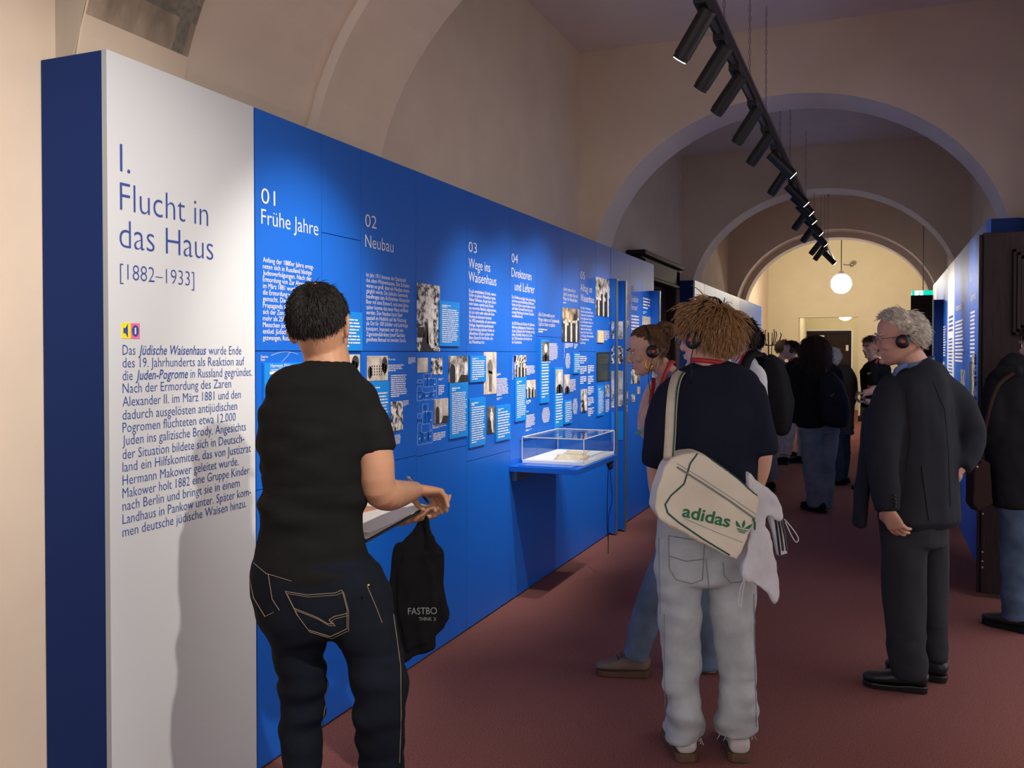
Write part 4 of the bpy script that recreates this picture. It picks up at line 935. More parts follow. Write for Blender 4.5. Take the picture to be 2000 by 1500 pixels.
class Person:
    def __init__(s, label, D, foot, skin=0):
        s.D = D; s.k = D / FPX; s.root = thing('person', label, 'person', Vector((foot.x, foot.y, 0))); s.skin = SKIN[skin]; s.body = MB()
    def J(s, px, py, dd=0): return P(px, py, s.D + dd)
    def rings(s, rows, yaw, mb, kx=1.0, n=22, sup=2.0, sub=3, cap=.35):
        k = s.k
        mb.tube([s.J(r[0], r[1], r[4] if len(r) > 4 else 0) for r in rows], [(r[2] * k * kx, r[3] * k * kx) for r in rows], side=yawside(yaw), n=n, sub=sub, sup=sup, cap=cap)
    def limb(s, rows, mb, kx=1.0, n=24, sub=3, cap=.4):
        mb.tube([s.J(r[0], r[1], r[2]) for r in rows], [r[3] * s.k * kx for r in rows], n=n, sub=sub, cap=cap)
    def finish(s, voxel=.006, smooth=3): return s.body.sculpt('body', s.skin, s.root, voxel, smooth)
def headphones(X, label, tilt=8, side_cord=None, r=1.0, color='blackgl', ox=0, cs=1.0, bw=.0075):
    c = X @ Vector((0, -.01, -.01)); t = thing('headphones', label, 'headphones', c, 'black headphones worn by visitors')
    q = MB(); a0 = R(tilt); pts = []
    for i in range(17):
        a = math.pi * i / 16; p = Vector(((.089 + ox + .12 * (r - 1) * math.sin(a)) * math.cos(a), -math.sin(a0) * .124 * r * math.sin(a) - .006, math.cos(a0) * .131 * r * math.sin(a) - .012)); pts.append(X @ p)
    q.tube(pts, [(bw, .0035)] * 17, side=(X.to_3x3() @ Vector((0, 1, .0))).normalized() if tilt < 40 else (X.to_3x3() @ Vector((0, 0, 1))).normalized(), n=8, cap=.3)
    q.build('headband', M[color], t, smooth=True)
    rot = X.to_3x3().normalized()
    for sg in (-1, 1):
        q = MB(); e = Vector((sg * (.094 + ox), -.004, -.018)); q.blob(X @ e, (.014 * cs, .033 * cs, .033 * cs), rot, n=16)
        q.tube([X @ Vector((sg * .080, -.004, -.018)), X @ Vector((sg * (.092 + ox), -.004, -.018))], .030 * cs, n=16, cap=0)
        o = q.build('ear_cup', M[color], t, smooth=True)
        MB().obox(X @ Vector((sg * (.094 + ox + .0145 * cs), -.004, -.018)), rot @ Vector((.001, 0, 0)), rot @ Vector((0, .008, 0)), rot @ Vector((0, 0, .006))).build('red_mark', M['redd'], o)
    if side_cord: MB().tube(side_cord, .0022, n=6, sub=4).build('cord', M['black'], t)
    return t
def ribbon(mb, pts, nrms, w, t=.0015, sub=4):
    """flat band through pts; nrms point away from the surface it lies on"""
    pts = [Vector(p) for p in pts]; q = []
    N = len(pts)
    for i in range(N - 1):
        a, b, c, d = pts[max(i - 1, 0)], pts[i], pts[i + 1], pts[min(i + 2, N - 1)]
        for k in range(sub):
            u = k / sub; q.append((.5 * ((2 * b) + (c - a) * u + (2 * a - 5 * b + 4 * c - d) * u * u + (3 * b - a - 3 * c + d) * u ** 3), nrms[i].lerp(nrms[i + 1], u)))
    q.append((pts[-1], nrms[-1])); vs = []; m = len(q)
    for i, (p, nn_) in enumerate(q):
        tg = (q[min(i + 1, m - 1)][0] - q[max(i - 1, 0)][0]).normalized(); nn_ = (nn_ - tg * nn_.dot(tg)).normalized(); x = tg.cross(nn_)
        vs += [p - x * w / 2, p + x * w / 2, p + x * w / 2 + nn_ * t, p - x * w / 2 + nn_ * t]
    fs = [(i * 4 + a, i * 4 + (a + 1) % 4, i * 4 + 4 + (a + 1) % 4, i * 4 + 4 + a) for i in range(m - 1) for a in range(4)] + [(3, 2, 1, 0), (m * 4 - 4, m * 4 - 3, m * 4 - 2, m * 4 - 1)]
    return mb.add(vs, fs)
def eyes(parent, X, closed=False):
    rot = X.to_3x3().normalized(); sc = X.to_scale().x
    for sg in (-1, 1):
        o = MB().blob(X @ Vector((sg * .031, .0835, .001)), (.0125 * sc, .008 * sc, .0055 * sc), rot, n=12).build('eye', M['print'], parent, smooth=True)
        MB().blob(X @ Vector((sg * .031, .0905, .001)), (.0052 * sc, .0025 * sc, .005 * sc), rot, n=10).build('iris', M['fig_d'], o, smooth=True)
def brows(parent, X, m):
    for sg in (-1, 1):
        q = MB().tube([X @ Vector((sg * .014, .097, .021)), X @ Vector((sg * .030, .096, .026)), X @ Vector((sg * .050, .082, .021))], [.003, .0035, .0018], n=6, sub=3); q.build('eyebrow', m, parent, smooth=True)
def glasses(parent, X, m, lens=True):
    q = MB()
    for sg in (-1, 1):
        pts = [X @ Vector((sg * (.033 + .024 * math.cos(a * math.pi / 8)), .108 - .004 * abs(math.cos(a * math.pi / 8)), -.004 + .017 * math.sin(a * math.pi / 8))) for a in range(17)]
        q.tube(pts, .0016, n=6, cap=0); q.tube([X @ Vector((sg * .057, .104, .002)), X @ Vector((sg * .076, .08, .003)), X @ Vector((sg * .081, .0, .004))], .0015, n=6)
    q.tube([X @ Vector((-.01, .108, .0)), X @ Vector((0, .112, .003)), X @ Vector((.01, .108, .0))], .0014, n=6)
    o = q.build('glasses', m, parent, smooth=True)
    for sg in (-1, 1):
        pts = [X @ Vector((sg * .033 + .0235 * math.cos(a * math.pi / 10), .107, -.004 + .0165 * math.sin(a * math.pi / 10))) for a in range(20)]
        MB().plate(pts, X.to_3x3() @ Vector((0, 1, 0)), .001).build('lens', M['acryl'], o)
def cloth(name, c, rough=.9, var=.12, vs=14, bump=.25, bs=160, **k): return mat(name, c, rough, bump, bs, var, vs, spec=.12, **k)
# ================================================================ the man in the black T-shirt writing on a clipboard
JEANS_D = cloth('dark denim', (.0055, .0075, .013), .85, .25, 9); BTEE = cloth('black jersey', (.0085, .0085, .0085), .9, .12, 9)
A = Person('man in black T-shirt and dark jeans writing on a clipboard beside the white panel', 2.55, P(640, 1720, 2.55), 1)
J = A.J; b = A.body
XH = hmat(J(624, 636, .0), -7, 14, -6, 1.02); head(b, XH)
A.rings([(634, 680, 44, 46, .03), (640, 715, 45, 46, .01), (640, 760, 56, 50)], 0, b, n=16)
tor = [(644, 706, 42, 36), (643, 720, 60, 44), (640, 736, 88, 54), (636, 756, 109, 62), (630, 785, 117, 68), (618, 850, 112, 78), (612, 950, 100, 76), (608, 1040, 103, 78), (612, 1095, 116, 88), (616, 1138, 119, 90)]
A.rings(tor[4:], 0, b, .86)
A.limb([(700, 806, 0, 34), (732, 880, -.01, 35), (739, 950, .0, 34), (760, 966, .06, 33), (792, 962, .2, 25), (812, 957, .28, 18)], b)
A.limb([(548, 806, .02, 34), (550, 900, .07, 32), (575, 955, .15, 30), (660, 1000, .36, 25), (792, 1012, .44, 18)], b)
hand(b, J(812, 957, .28), RGT * .55 + FWD * .7 - UP * .18, -UP + RGT * .25, FWD - RGT, .75, 1.0)
hand(b, J(795, 1012, .42), RGT * .9 + FWD * .25 + UP * .12, UP, -FWD, .5, 1.0)
A.rings([(616, 1110, 115, 85), (620, 1180, 112, 90)], 0, b, .9); 
lg1 = [(566, 1160, .0, 66), (588, 1290, .0, 49), (592, 1345, .02, 47), (588, 1420, .02, 41), (588, 1500, .0, 40), (590, 1610, .0, 38), (590, 1735, .0, 37)]
lg2 = [(694, 1165, -.02, 72), (734, 1290, -.06, 53), (742, 1360, -.07, 52), (744, 1430, -.06, 49), (748, 1500, -.05, 45), (752, 1610, -.06, 41), (753, 1740, -.06, 38)]
A.limb(lg1, b, .8); A.limb(lg2, b, .8)
A.finish(.0045, 3)
q = MB(); A.rings(tor, 0, q)
A.limb([(672, 775, 0, 40), (700, 800, 0, 45), (722, 840, 0, 43), (737, 886, -.01, 39)], q, cap=.1); A.limb([(585, 775, 0, 40), (556, 800, .01, 44), (546, 840, .02, 44), (548, 935, .09, 38)], q, cap=.1)
q.sculpt('t_shirt', BTEE, A.root, .009, 7, folds(zgate(wr(.020, 5, 5, 19, 1), .85, 1.22, .3), wr(.006, 11, 11, 26, 2)))
hips = [(612, 1085, 114, 84), (614, 1130, 129, 92), (634, 1180, 132, 96), (648, 1222, 118, 88)]
q = MB(); A.rings(hips, 0, q, cap=.2); A.limb(lg1, q); A.limb(lg2, q)
jn = q.sculpt('jeans', JEANS_D, A.root, .009, 6, folds(zgate(wr(.011, 7, 7, 24, 3), .30, .78, .2), wr(.004, 13, 13, 20, 4)))
stc = mat('tan stitching', (.20, .15, .09), .8)
from mathutils.bvhtree import BVHTree
def drape(ob, pxs, rad, m, name, parent=None, off=.001, n=5):          # a seam laid on the surface of a garment
    bv = BVHTree.FromPolygons([v.co for v in ob.data.vertices], [tuple(p.vertices) for p in ob.data.polygons]); org = parent_loc(ob); eye = Vector((0, 0, EYE)) - org; q = MB(); out = []
    for (a, b_), (c, d) in zip(pxs, pxs[1:]):
        k = max(2, int(math.hypot(c - a, d - b_) / 7))
        for i in range(k + 1):
            dr = ray(a + (c - a) * i / k, b_ + (d - b_) * i / k).normalized(); h = bv.ray_cast(eye, dr)
            if h[0]: out.append(h[0] + org + h[1] * off)
    if len(out) > 1: q.tube(out, rad, n=n, cap=0); return q.build(name, m, parent or ob)
def dbl(pts, dx, dy):
    return [(a + dx, b_ + dy) for a, b_ in pts]
for pts in ([(557, 1155), (600, 1162), (655, 1158), (668, 1152)], [(558, 1156), (580, 1200), (602, 1230), (645, 1243), (678, 1228), (678, 1190), (668, 1153)], [(575, 1188), (620, 1206), (640, 1218), (652, 1218), (642, 1211), (652, 1204), (678, 1198)], [(717, 1145), (732, 1180), (746, 1216)], [(490, 1095), (520, 1120), (570, 1135)], [(524, 1120), (532, 1170), (546, 1192)], [(488, 1128), (496, 1168), (518, 1204), (534, 1196)], [(768, 1200), (782, 1300), (783, 1400), (780, 1490)], [(640, 1290), (638, 1360), (628, 1420)]):
    drape(jn, pts, .0011, stc, 'seam')
    if pts[0][0] in (557, 558, 575): drape(jn, dbl(pts, 3, 4), .0008, stc, 'seam')
MB().blob(J(719.5, 1143, -.148), .004).build('rivet', M['gold'], A.root, smooth=True)
def bald(u): return .82 if (u - Vector((.05, -.25, .95))).length < .42 else (.5 if (u - Vector((0, .2, .95))).length < .5 else 0)
hair(A.root, XH, HB, 5200, .019, thin=bald, lift=.16, grav=.2, w=.0015, seed=3, jit=.3, puff=.99, curl=.12)
bsh = Vector((.5, -.5, 0))
shoe(A.root, Vector((J(585, 1700).x, J(585, 1700).y, 0)) - FWD * .03, 8, .29, M['black'], M['black']); shoe(A.root, Vector((J(752, 1700).x, J(752, 1700).y, 0)) - FWD * .08, -14, .29, M['black'], M['black'])
# clipboard, paper, pen, tote
ca, cb = P(716, 1056, 2.68), P(842, 986, 2.98); lv_ = (-RGT * .80 + FWD * .58).normalized() * .225 + UP * .012
t = thing('clipboard', 'black clipboard with white sheets held by the man in black T-shirt', 'clipboard', (ca + cb) / 2 + lv_ / 2)
nr = (cb - ca).cross(lv_).normalized(); nr = nr if nr.z > 0 else -nr
MB().plate([ca, cb, cb + lv_, ca + lv_], nr, .007).build('board', M['black'], t, bevel=.001)
for k, (u0, u1, v1, lift_) in enumerate(((.02, .97, .97, .0015), (.06, .93, .9, .004))):
    q = MB(); vs = []
    for i in range(9):
        for j in range(9):
            p = ca + (cb - ca) * (u0 + (u1 - u0) * i / 8) + lv_ * (.02 + (v1 - .02) * j / 8) + nr * (lift_ + .012 * k * (1 - i / 8) ** 2 * (1 - j / 8)); vs.append(p)
    q.add(vs, [(i * 9 + j, i * 9 + j + 1, i * 9 + j + 10, i * 9 + j + 9) for i in range(8) for j in range(8)]).build('sheet', M['wpaper'], t, smooth=True)
MB().obox(cb + lv_ * .5 - (cb - ca) * .03 + nr * .006, lv_.normalized() * .05, (cb - ca).normalized() * .012, nr * .006).build('clip', M['chrome'], t, bevel=.002)
p0, p1 = P(797, 932, 2.80), P(838, 984, 2.93)
t = thing('pen', 'dark pen in the right hand of the man with the clipboard', 'pen', p1)
MB().tube([p0, p0.lerp(p1, .12), p1.lerp(p0, .12), p1], [.0045, .0048, .0048, .001], n=10, cap=.1).build('barrel', M['blackgl'], t, smooth=True); MB().tube([p0, p0.lerp(p1, .25)], .0055, n=8, cap=.3).build('cap', M['chrome'], t, smooth=True)
B = 2.97; k = B / FPX
t = thing('tote_bag', 'black cloth tote bag hanging from the hand under the clipboard', 'bag', P(815, 1280, B))
TOTE = cloth('black cotton', (.006, .006, .007), .95, .2, 12)
q = MB(); nrm_ = -FWD
q.plate([P(x, y, B - .02) for x, y in ((772, 1068), (790, 1062), (815, 1052), (842, 1056), (862, 1082), (861, 1150), (868, 1180), (877, 1208), (864, 1232), (850, 1246), (848, 1270), (815, 1282), (783, 1298), (776, 1284), (770, 1255), (760, 1200), (757, 1165), (760, 1120), (767, 1080))], nrm_, .05)
q.plate([P(x, y, B - .03) for x, y in ((790, 1085), (832, 1082), (848, 1120), (850, 1200), (835, 1258), (795, 1272), (778, 1200), (776, 1120))], nrm_, .075)
q.plate([P(x, y, B - .01) for x, y in ((822, 1008), (832, 1008), (810, 1045), (800, 1082), (766, 1084), (784, 1062), (804, 1036))], nrm_, .018)
q.plate([P(x, y, B - .025) for x, y in ((827, 1006), (836, 1006), (842, 1040), (864, 1084), (836, 1090), (832, 1050))], nrm_, .018)
q.plate([P(x, y, B - .015) for x, y in ((824, 1030), (832, 1012), (838, 1080), (806, 1080), (812, 1050))], nrm_, .018)
bag = q.sculpt('bag_body', TOTE, t, .006, 5, folds(wr(.009, 26, 26, 5, 7), wr(.004, 30, 30, 12, 8)))
def decal(ob, txt, px0, py, px1, size_px, d, m, name, slope=0, parent=None, res=3, thin=0, off=.0015, shear=0):     # lettering printed on a curved surface
    bv = BVHTree.FromPolygons([v.co for v in ob.data.vertices], [tuple(p.vertices) for p in ob.data.polygons]); org = parent_loc(ob); eye = Vector((0, 0, EYE)) - org
    vs, fs = glyphs(txt, res, thin, shear) if isinstance(txt, str) else txt
    x0 = min(v[0] for v in vs); x1 = max(v[0] for v in vs); kx = (px1 - px0) / (x1 - x0); out = []
    for x, y in vs:
        X_ = (x - x0) * kx; px, py_ = px0 + X_ + y * size_px * math.sin(math.atan(slope)), py + X_ * slope - y * size_px
        dr = ray(px, py_).normalized(); h = bv.ray_cast(eye, dr)
        out.append((h[0] + org + h[1] * off) if h[0] else P(px, py_, d))
    return MB().add(out, fs).build(name, m, parent or ob, fixn=False)
greyp = mat('grey bag print', (.22, .22, .22), .7)
decal(bag, 'FASTBO', 797, 1200, 853, 19, B - .05, greyp, 'printed_name', -.02)
decal(bag, 'THINK X', 818, 1212, 852, 10, B - .05, greyp, 'printed_line', -.0)
MB().blob(P(764, 1153, B - .01), (.004, .004, .012)).build('green_tag', M['yellow'], t, smooth=True)
# ================================================================ the young man with the shoulder bag
NAVY = cloth('navy cotton', (.012, .015, .03), .9, .12, 9); LJEAN = cloth('washed light denim', (.44, .48, .49), .95, .16, 9, .3, 240); CREAM = cloth('cream vinyl', (.74, .69, .55), .5, .08, 7, .08, 60); WHC = cloth('white nylon', (.66, .67, .70), .6, .05, 10); SUEDE = cloth('gum rubber', (.13, .075, .05), .7, .1, 20); SHW = cloth('white leather', (.62, .60, .57), .6, .05, 20)
C = Person('young man in navy T-shirt and pale baggy jeans carrying a cream shoulder bag', 3.51, P(1385, 1480, 3.51), 0)
J, b = C.J, C.body
XC = hmat(J(1381, 658), 46, 3, 3, 1.03); head(b, XC)
C.rings([(1388, 690, 32, 30), (1384, 722, 33, 31), (1384, 755, 50, 36)], 10, b, n=16)
tor = [(1385, 711, 42, 30), (1386, 722, 70, 36), (1388, 742, 94, 44), (1390, 775, 100, 50), (1388, 850, 98, 54), (1386, 920, 96, 54), (1384, 975, 96, 54)]
C.rings(tor[2:], 4, b, .85)
C.limb([(1300, 775, 0, 22), (1283, 880, .02, 21), (1285, 960, .08, 17), (1298, 1010, .18, 14)], b); C.limb([(1468, 775, 0, 22), (1487, 870, -.01, 21), (1482, 925, .02, 19), (1462, 985, .06, 14)], b)
hand(b, J(1298, 1005, .18), -UP * .8 + FWD * .5, RGT, FWD, .5); hand(b, J(1462, 980, .06), -UP + RGT * .1 + FWD * .2, -RGT, FWD, .7)
l1 = [(1326, 1120, 0, 46), (1328, 1200, 0, 41), (1333, 1300, .01, 38), (1337, 1380, .0, 37), (1339, 1418, .02, 43), (1341, 1443, .02, 39)]
l2 = [(1428, 1120, 0, 47), (1430, 1200, 0, 45), (1440, 1300, -.01, 37), (1441, 1370, -.01, 37), (1437, 1408, .0, 43), (1440, 1432, .0, 39)]
C.limb(l1, b, .6); C.limb(l2, b, .6); C.rings([(1380, 990, 88, 50), (1380, 1100, 88, 52)], 0, b, .8)
C.finish(.005, 3)
q = MB(); C.rings(tor, 4, q, sub=3)
C.limb([(1342, 752, 0, 28), (1312, 775, 0, 37), (1293, 830, .0, 35), (1281, 908, .02, 29)], q, cap=.1); C.limb([(1430, 752, 0, 28), (1462, 775, 0, 37), (1478, 825, .0, 34), (1490, 886, -.01, 30)], q, cap=.1)
q.sculpt('t_shirt', NAVY, C.root, .009, 7, folds(wr(.010, 7, 7, 5, 11), wr(.004, 14, 14, 14, 12)))
q = MB(); C.rings([(1378, 985, 92, 52), (1376, 1040, 97, 56), (1376, 1095, 98, 58), (1378, 1130, 96, 54)], 0, q, cap=.2); C.limb(l1, q, cap=.06); C.limb(l2, q, cap=.06)
jn = q.sculpt('jeans', LJEAN, C.root, .009, 5, folds(zgate(wr(.020, 9, 9, 18, 13), .05, .34, .45), wr(.010, 11, 11, 7, 14)))
sdark = mat('denim seam', (.24, .26, .27), .9)
for pts in ([(1306, 1046), (1340, 1052), (1375, 1056)], [(1306, 1046), (1307, 1110), (1320, 1132), (1350, 1140), (1372, 1132), (1376, 1056)], [(1308, 1086), (1340, 1096), (1375, 1092)], [(1412, 1098), (1414, 1124), (1428, 1138), (1450, 1136), (1466, 1130)], [(1378, 1090), (1384, 1140), (1378, 1180)], [(1287, 1050), (1288, 1130), (1290, 1200)], [(1472, 1160), (1474, 1300), (1477, 1420)], [(1298, 1200), (1298, 1300), (1300, 1400)]):
    drape(jn, pts, .0022, sdark, 'seam')
rd = random.Random(4); q = MB()
for (cx, cy, w) in ((1341, 1446, 34), (1440, 1435, 34)):
    for i in range(26):
        x = cx + rd.uniform(-1, 1) * w; d_ = rd.uniform(-.07, .0); p = J(x, cy - 4, d_ * (1 - abs(x - cx) / w)); q.tube([p, p - UP * rd.uniform(.012, .03) + RGT * rd.uniform(-.015, .015)], .0012, n=4, cap=0)
q.build('frayed_hem', LJEAN, C.root)
q = MB(); pts = [J(1385 + 37 * math.cos(a), 708 + 4 * math.cos(a) + 3 * math.sin(a), .071 * math.sin(a)) for a in [math.pi * (1.05 + .9 * i / 10) for i in range(11)]]
ribbon(q, pts, [(p - J(1385, 705, .03)).normalized() for p in pts], .018); q.build('lanyard', M['red'], C.root, smooth=True)
glasses(C.root, XC, M['chrome'])
hair(C.root, XC, HBL, 2600, .085, mask=lambda u: u.z > lim(u.y, .0), low=.42, crown=(.1, -.45, .9), thin=lambda u: .6 if u.y > .3 else 0, lift=.46, grav=.28, curl=.24, w=.0034, seed=6, jit=.33, puff=1.07, lv=.4)
h1 = Vector((J(1341, 1470).x, J(1341, 1470).y, 0)); h2 = Vector((J(1443, 1474).x, J(1443, 1474).y, 0))
shoe(C.root, h1 - FWD * .02, 3, .29, SHW, SUEDE, .105); shoe(C.root, h2 - FWD * .02, -6, .29, SHW, SUEDE, .105)
headphones(XC, 'black headphones on the sandy haired young man with the cream bag', 10, [XC @ Vector((-.096, 0, -.045)), XC @ Vector((-.096, .012, -.1)), J(1352, 730, -.10), J(1346, 760, -.06)], r=1.24, ox=.011, cs=1.1, bw=.009)
# shoulder bag
D = 3.26; k = D / FPX
t = thing('shoulder_bag', 'cream shoulder bag with green lettering hanging on the young man in navy', 'bag', P(1385, 1060, D))
q = MB(); out = [(1312, 896), (1335, 886), (1362, 884), (1384, 892), (1430, 925), (1480, 966), (1483, 985), (1473, 1020), (1452, 1076), (1440, 1094), (1420, 1088), (1350, 1048), (1288, 1016), (1278, 995), (1284, 955), (1297, 915)]
q.plate([P(x, y, D - .055) for x, y in out], -FWD, .13)
bagm = q.sculpt('bag_body', CREAM, t, .007, 6, folds(wr(.005, 14, 14, 14, 21)))
PIPE = mat('dark green piping', (.01, .09, .055), .6)
def onbag(pts, r, m, name): return drape(bagm, pts, r, m, name, t, .001, 6)
onbag([(1362, 886), (1348, 905), (1336, 945), (1310, 968), (1299, 985), (1304, 1002), (1325, 1020), (1372, 1052), (1425, 1084)], .0032, PIPE, 'piping'); onbag([(1384, 894), (1420, 920), (1445, 940), (1478, 968)], .003, PIPE, 'piping')
onbag([(1322, 912), (1370, 942), (1425, 978), (1474, 1013)], .004, mat('grey zip', (.22, .24, .22), .5), 'zip'); onbag([(1322, 905), (1370, 934), (1425, 970), (1476, 1004)], .0012, sdark, 'seam'); onbag([(1336, 1012), (1400, 1040), (1458, 1062)], .001, sdark, 'seam')
onbag([(1290, 1018), (1340, 1042), (1400, 1078), (1436, 1095)], .004, mat('beige trim', (.42, .36, .27), .7), 'trim')
MB().tube([P(1471, 1014, D - .06), P(1474, 1020, D - .06), P(1474, 1034, D - .055)], .004, n=8).build('zip_puller', M['green'], t)
decal(bagm, 'adidas', 1331, 1008, 1424, 33, D - .06, M['green'], 'lettering', .235, t, 4, .022)
def poly(pts): return pts, [tuple(range(len(pts)))]
tre = MB(); q = MB()
tv, tf = [], []
def addp(pp):
    o = len(tv); tv.extend(pp); tf.append(tuple(range(o, o + len(pp))))
addp([(0, .30), (.10, .50), (.12, .72), (0, 1.0), (-.12, .72), (-.10, .50)])
addp([(.06, .32), (.20, .42), (.38, .62), (.62, .82), (.60, .58), (.48, .36)]); addp([(-.06, .32), (-.48, .36), (-.60, .58), (-.62, .82), (-.38, .62), (-.20, .42)])
for i in range(3): w = .46 - .09 * i; z = .24 - .11 * i; addp([(-w, z), (w, z), (w - .05, z - .07), (-w + .05, z - .07)])
decal(bagm, (tv, tf), 1433, 1036, 1464, 25, D - .06, M['green'], 'leaf_emblem', .235, t)
# strap
STR = cloth('cream webbing', (.58, .54, .44), .8, .06, 40, .3, 300)
sp_ = [P(1306, 896, D - .02), P(1309, 850, D - .03), P(1312, 790, D - .01), P(1318, 748, 3.36), P(1330, 727, 3.47), P(1352, 722, 3.60), P(1395, 770, 3.70)]
nr_ = [-FWD, -FWD, -FWD, -FWD * .8 + UP * .5, UP - FWD * .2, UP + FWD * .4, FWD]
q = MB(); ribbon(q, sp_, nr_, .040, .003); q.build('strap', STR, t, smooth=True)
sh = RGT * .014; q = MB(); ribbon(q, [p + sh + n_.normalized() * .0012 for p, n_ in zip(sp_, nr_)], nr_, .006, .003); q.build('strap_stripe', PIPE, t, smooth=True)
MB().tube([P(1296, 897, D - .03), P(1317, 897, D - .03)], .004, n=8).build('strap_ring', M['chrome'], t)
# white jacket tucked behind the bag strap
t = thing('jacket', 'white jacket with striped sleeve draped over the cream shoulder bag', 'jacket', P(1490, 1050, D + .06))
q = MB(); q.plate([P(x, y, D + .0) for x, y in ((1462, 924), (1484, 942), (1506, 962), (1530, 986), (1534, 1012), (1522, 1020), (1500, 1006), (1496, 1030), (1508, 1060), (1520, 1100), (1524, 1160), (1515, 1180), (1504, 1162), (1474, 1142), (1452, 1128), (1450, 1108), (1458, 1075), (1462, 1030), (1478, 990), (1462, 950))], -FWD, .05)
jk = q.sculpt('fabric', WHC, t, .007, 4, folds(wr(.012, 22, 22, 9, 31), wr(.006, 34, 34, 22, 32)))
q = MB(); q.plate([P(x, y, D + .10) for x, y in ((1500, 1005), (1526, 1008), (1534, 1040), (1539, 1082), (1520, 1088), (1512, 1050))], -FWD, .03); sl = q.sculpt('sleeve', WHC, t, .007, 3)
for a in (0, 7, 14): drape(sl, [(1514 + a * .8, 1012), (1519 + a, 1050), (1523 + a, 1084)], .0045, M['black'], 'stripe')
MB().tube([P(1532, 1014, D), P(1546, 1030, D), P(1559, 1050, D), P(1556, 1059, D), P(1548, 1050, D), P(1534, 1020, D)], .002, n=6, sub=4).build('drawstring', WHC, t, smooth=True); MB().tube([P(1453, 1132, D), P(1446, 1150, D), P(1443, 1178, D), P(1447, 1184, D), P(1450, 1160, D), P(1455, 1134, D)], .002, n=6, sub=4).build('drawstring', WHC, t, smooth=True)
# ================================================================ the young woman leaning to the panels
G = Person('young woman with brown hair bun and headphones leaning towards the panels in profile', 4.47, P(1310, 1320, 4.47), 0)
J, b = G.J, G.body
XG = hmat(J(1263, 683), 96, 14, 4, .95); head(b, XG, True)
G.rings([(1284, 706, 19, 18), (1304, 728, 20, 19), (1325, 750, 30, 24)], 90, b, n=16)
tor = [(1322, 742, 30, 40), (1328, 770, 40, 66), (1335, 830, 44, 62), (1345, 900, 40, 55), (1352, 960, 46, 60), (1352, 1010, 52, 64)]
G.rings(tor, 90, b, .88)
G.limb([(1322, 748, -.13, 20), (1330, 770, -.17, 17), (1318, 830, -.21, 15), (1300, 862, -.24, 14), (1278, 855, -.22, 12.5), (1260, 842, -.18, 10)], b)
G.limb([(1306, 742, .16, 18), (1280, 755, .20, 15), (1264, 790, .22, 14.5), (1258, 835, .20, 14), (1275, 856, .08, 12), (1300, 850, -.05, 10)], b)
hand(b, J(1258, 838, -.18), UP * .9 - FWD * .35 - RGT * .05, RGT, RGT - FWD, .5, .9)
lA = [(1350, 1010, -.07, 40), (1318, 1085, -.11, 33), (1286, 1140, -.13, 29), (1268, 1190, -.10, 29), (1252, 1240, -.06, 27), (1243, 1283, -.04, 24)]
lB = [(1358, 1010, .08, 40), (1365, 1090, .08, 35), (1375, 1170, .05, 31), (1383, 1250, .03, 28), (1386, 1306, .02, 26)]
G.limb(lA, b, .7); G.limb(lB, b, .7)
gb = G.finish(.0045, 2)
eyes(gb, XG); brows(gb, XG, HBR)
q = MB(); [q.blob(XG @ Vector((0, .0965, -.066 + d)), (.016, .007, .0045), XG.to_3x3().normalized(), n=10) for d in (0, -.011)]; q.build('lips', mat('lip colour', (.36, .09, .09), .4), gb, smooth=True)
TOP = cloth('blue grey knit', (.10, .12, .19), .9); BJ = cloth('blue denim', (.13, .18, .25), .95, .2, 8, .3, 240)
q = MB(); G.rings([(1308, 740, 30, 30), (1322, 752, 36, 46), (1328, 766, 42, 60), (1330, 790, 44, 62), (1336, 840, 47, 64), (1346, 905, 44, 58), (1352, 955, 50, 62)], 90, q); G.limb([(1302, 728, -.085, 8), (1318, 760, -.10, 18)], q)
q.sculpt('sleeveless_top', TOP, G.root, .009, 5, wr(.007, 12, 12, 12, 41))
q = MB(); G.rings([(1352, 945, 52, 66), (1353, 1000, 57, 70), (1354, 1030, 55, 66)], 90, q, cap=.2); G.limb(lA, q, cap=.1); G.limb(lB, q, cap=.1); q.sculpt('jeans', BJ, G.root, .009, 4, folds(wr(.012, 10, 10, 14, 43), wr(.006, 18, 18, 18, 44)))
fA = J(1268, 1300, -.04); fB = J(1402, 1316, .02)
SU = cloth('taupe suede', (.20, .15, .12), .9)
sa = shoe(G.root, Vector((fA.x, fA.y, 0)), 82, .265, SU, SUEDE, .092, .085); sb = shoe(G.root, Vector((fB.x, fB.y, 0)), 75, .265, SU, SUEDE, .092, .085)
q = MB()
for i in range(4): p = J(1206 + i * 6, 1284 - i * 4.5, -.02); q.tube([p - FWD * .035, p - FWD * .02 + UP * .012, p + FWD * .02 + UP * .01], .0032, n=6, sub=3)
q.build('laces', M['black'], sa)
q = MB(); ribbon(q, [J(1318, 706, .02), J(1310, 709, -.06), J(1303, 722, -.10), J(1294, 745, -.13), J(1284, 775, -.16), J(1274, 800, -.19), J(1267, 812, -.21)], [UP * .6 - FWD, -FWD, -FWD, -FWD, -FWD, -FWD, -FWD], .022); ribbon(q, [J(1276, 738, .0), J(1276, 752, -.06), J(1272, 775, -.12), J(1268, 800, -.18)], [-FWD, -FWD, -FWD, -FWD], .02)
q.build('lanyard', M['red'], G.root, smooth=True)
rot = Matrix.Rotation(0, 3, 'X'); c = J(1267, 712, -.09)
MB().tube([c + RGT * (.016 * math.cos(a * .4488)) + UP * (.024 * math.sin(a * .4488)) for a in range(15)], .0045, n=8, cap=0).build('hoop_earring', M['gold'], G.root, smooth=True)
TQ = mat('turquoise beads', (.10, .42, .36), .3); q = MB(); c = J(1259, 838, -.2)
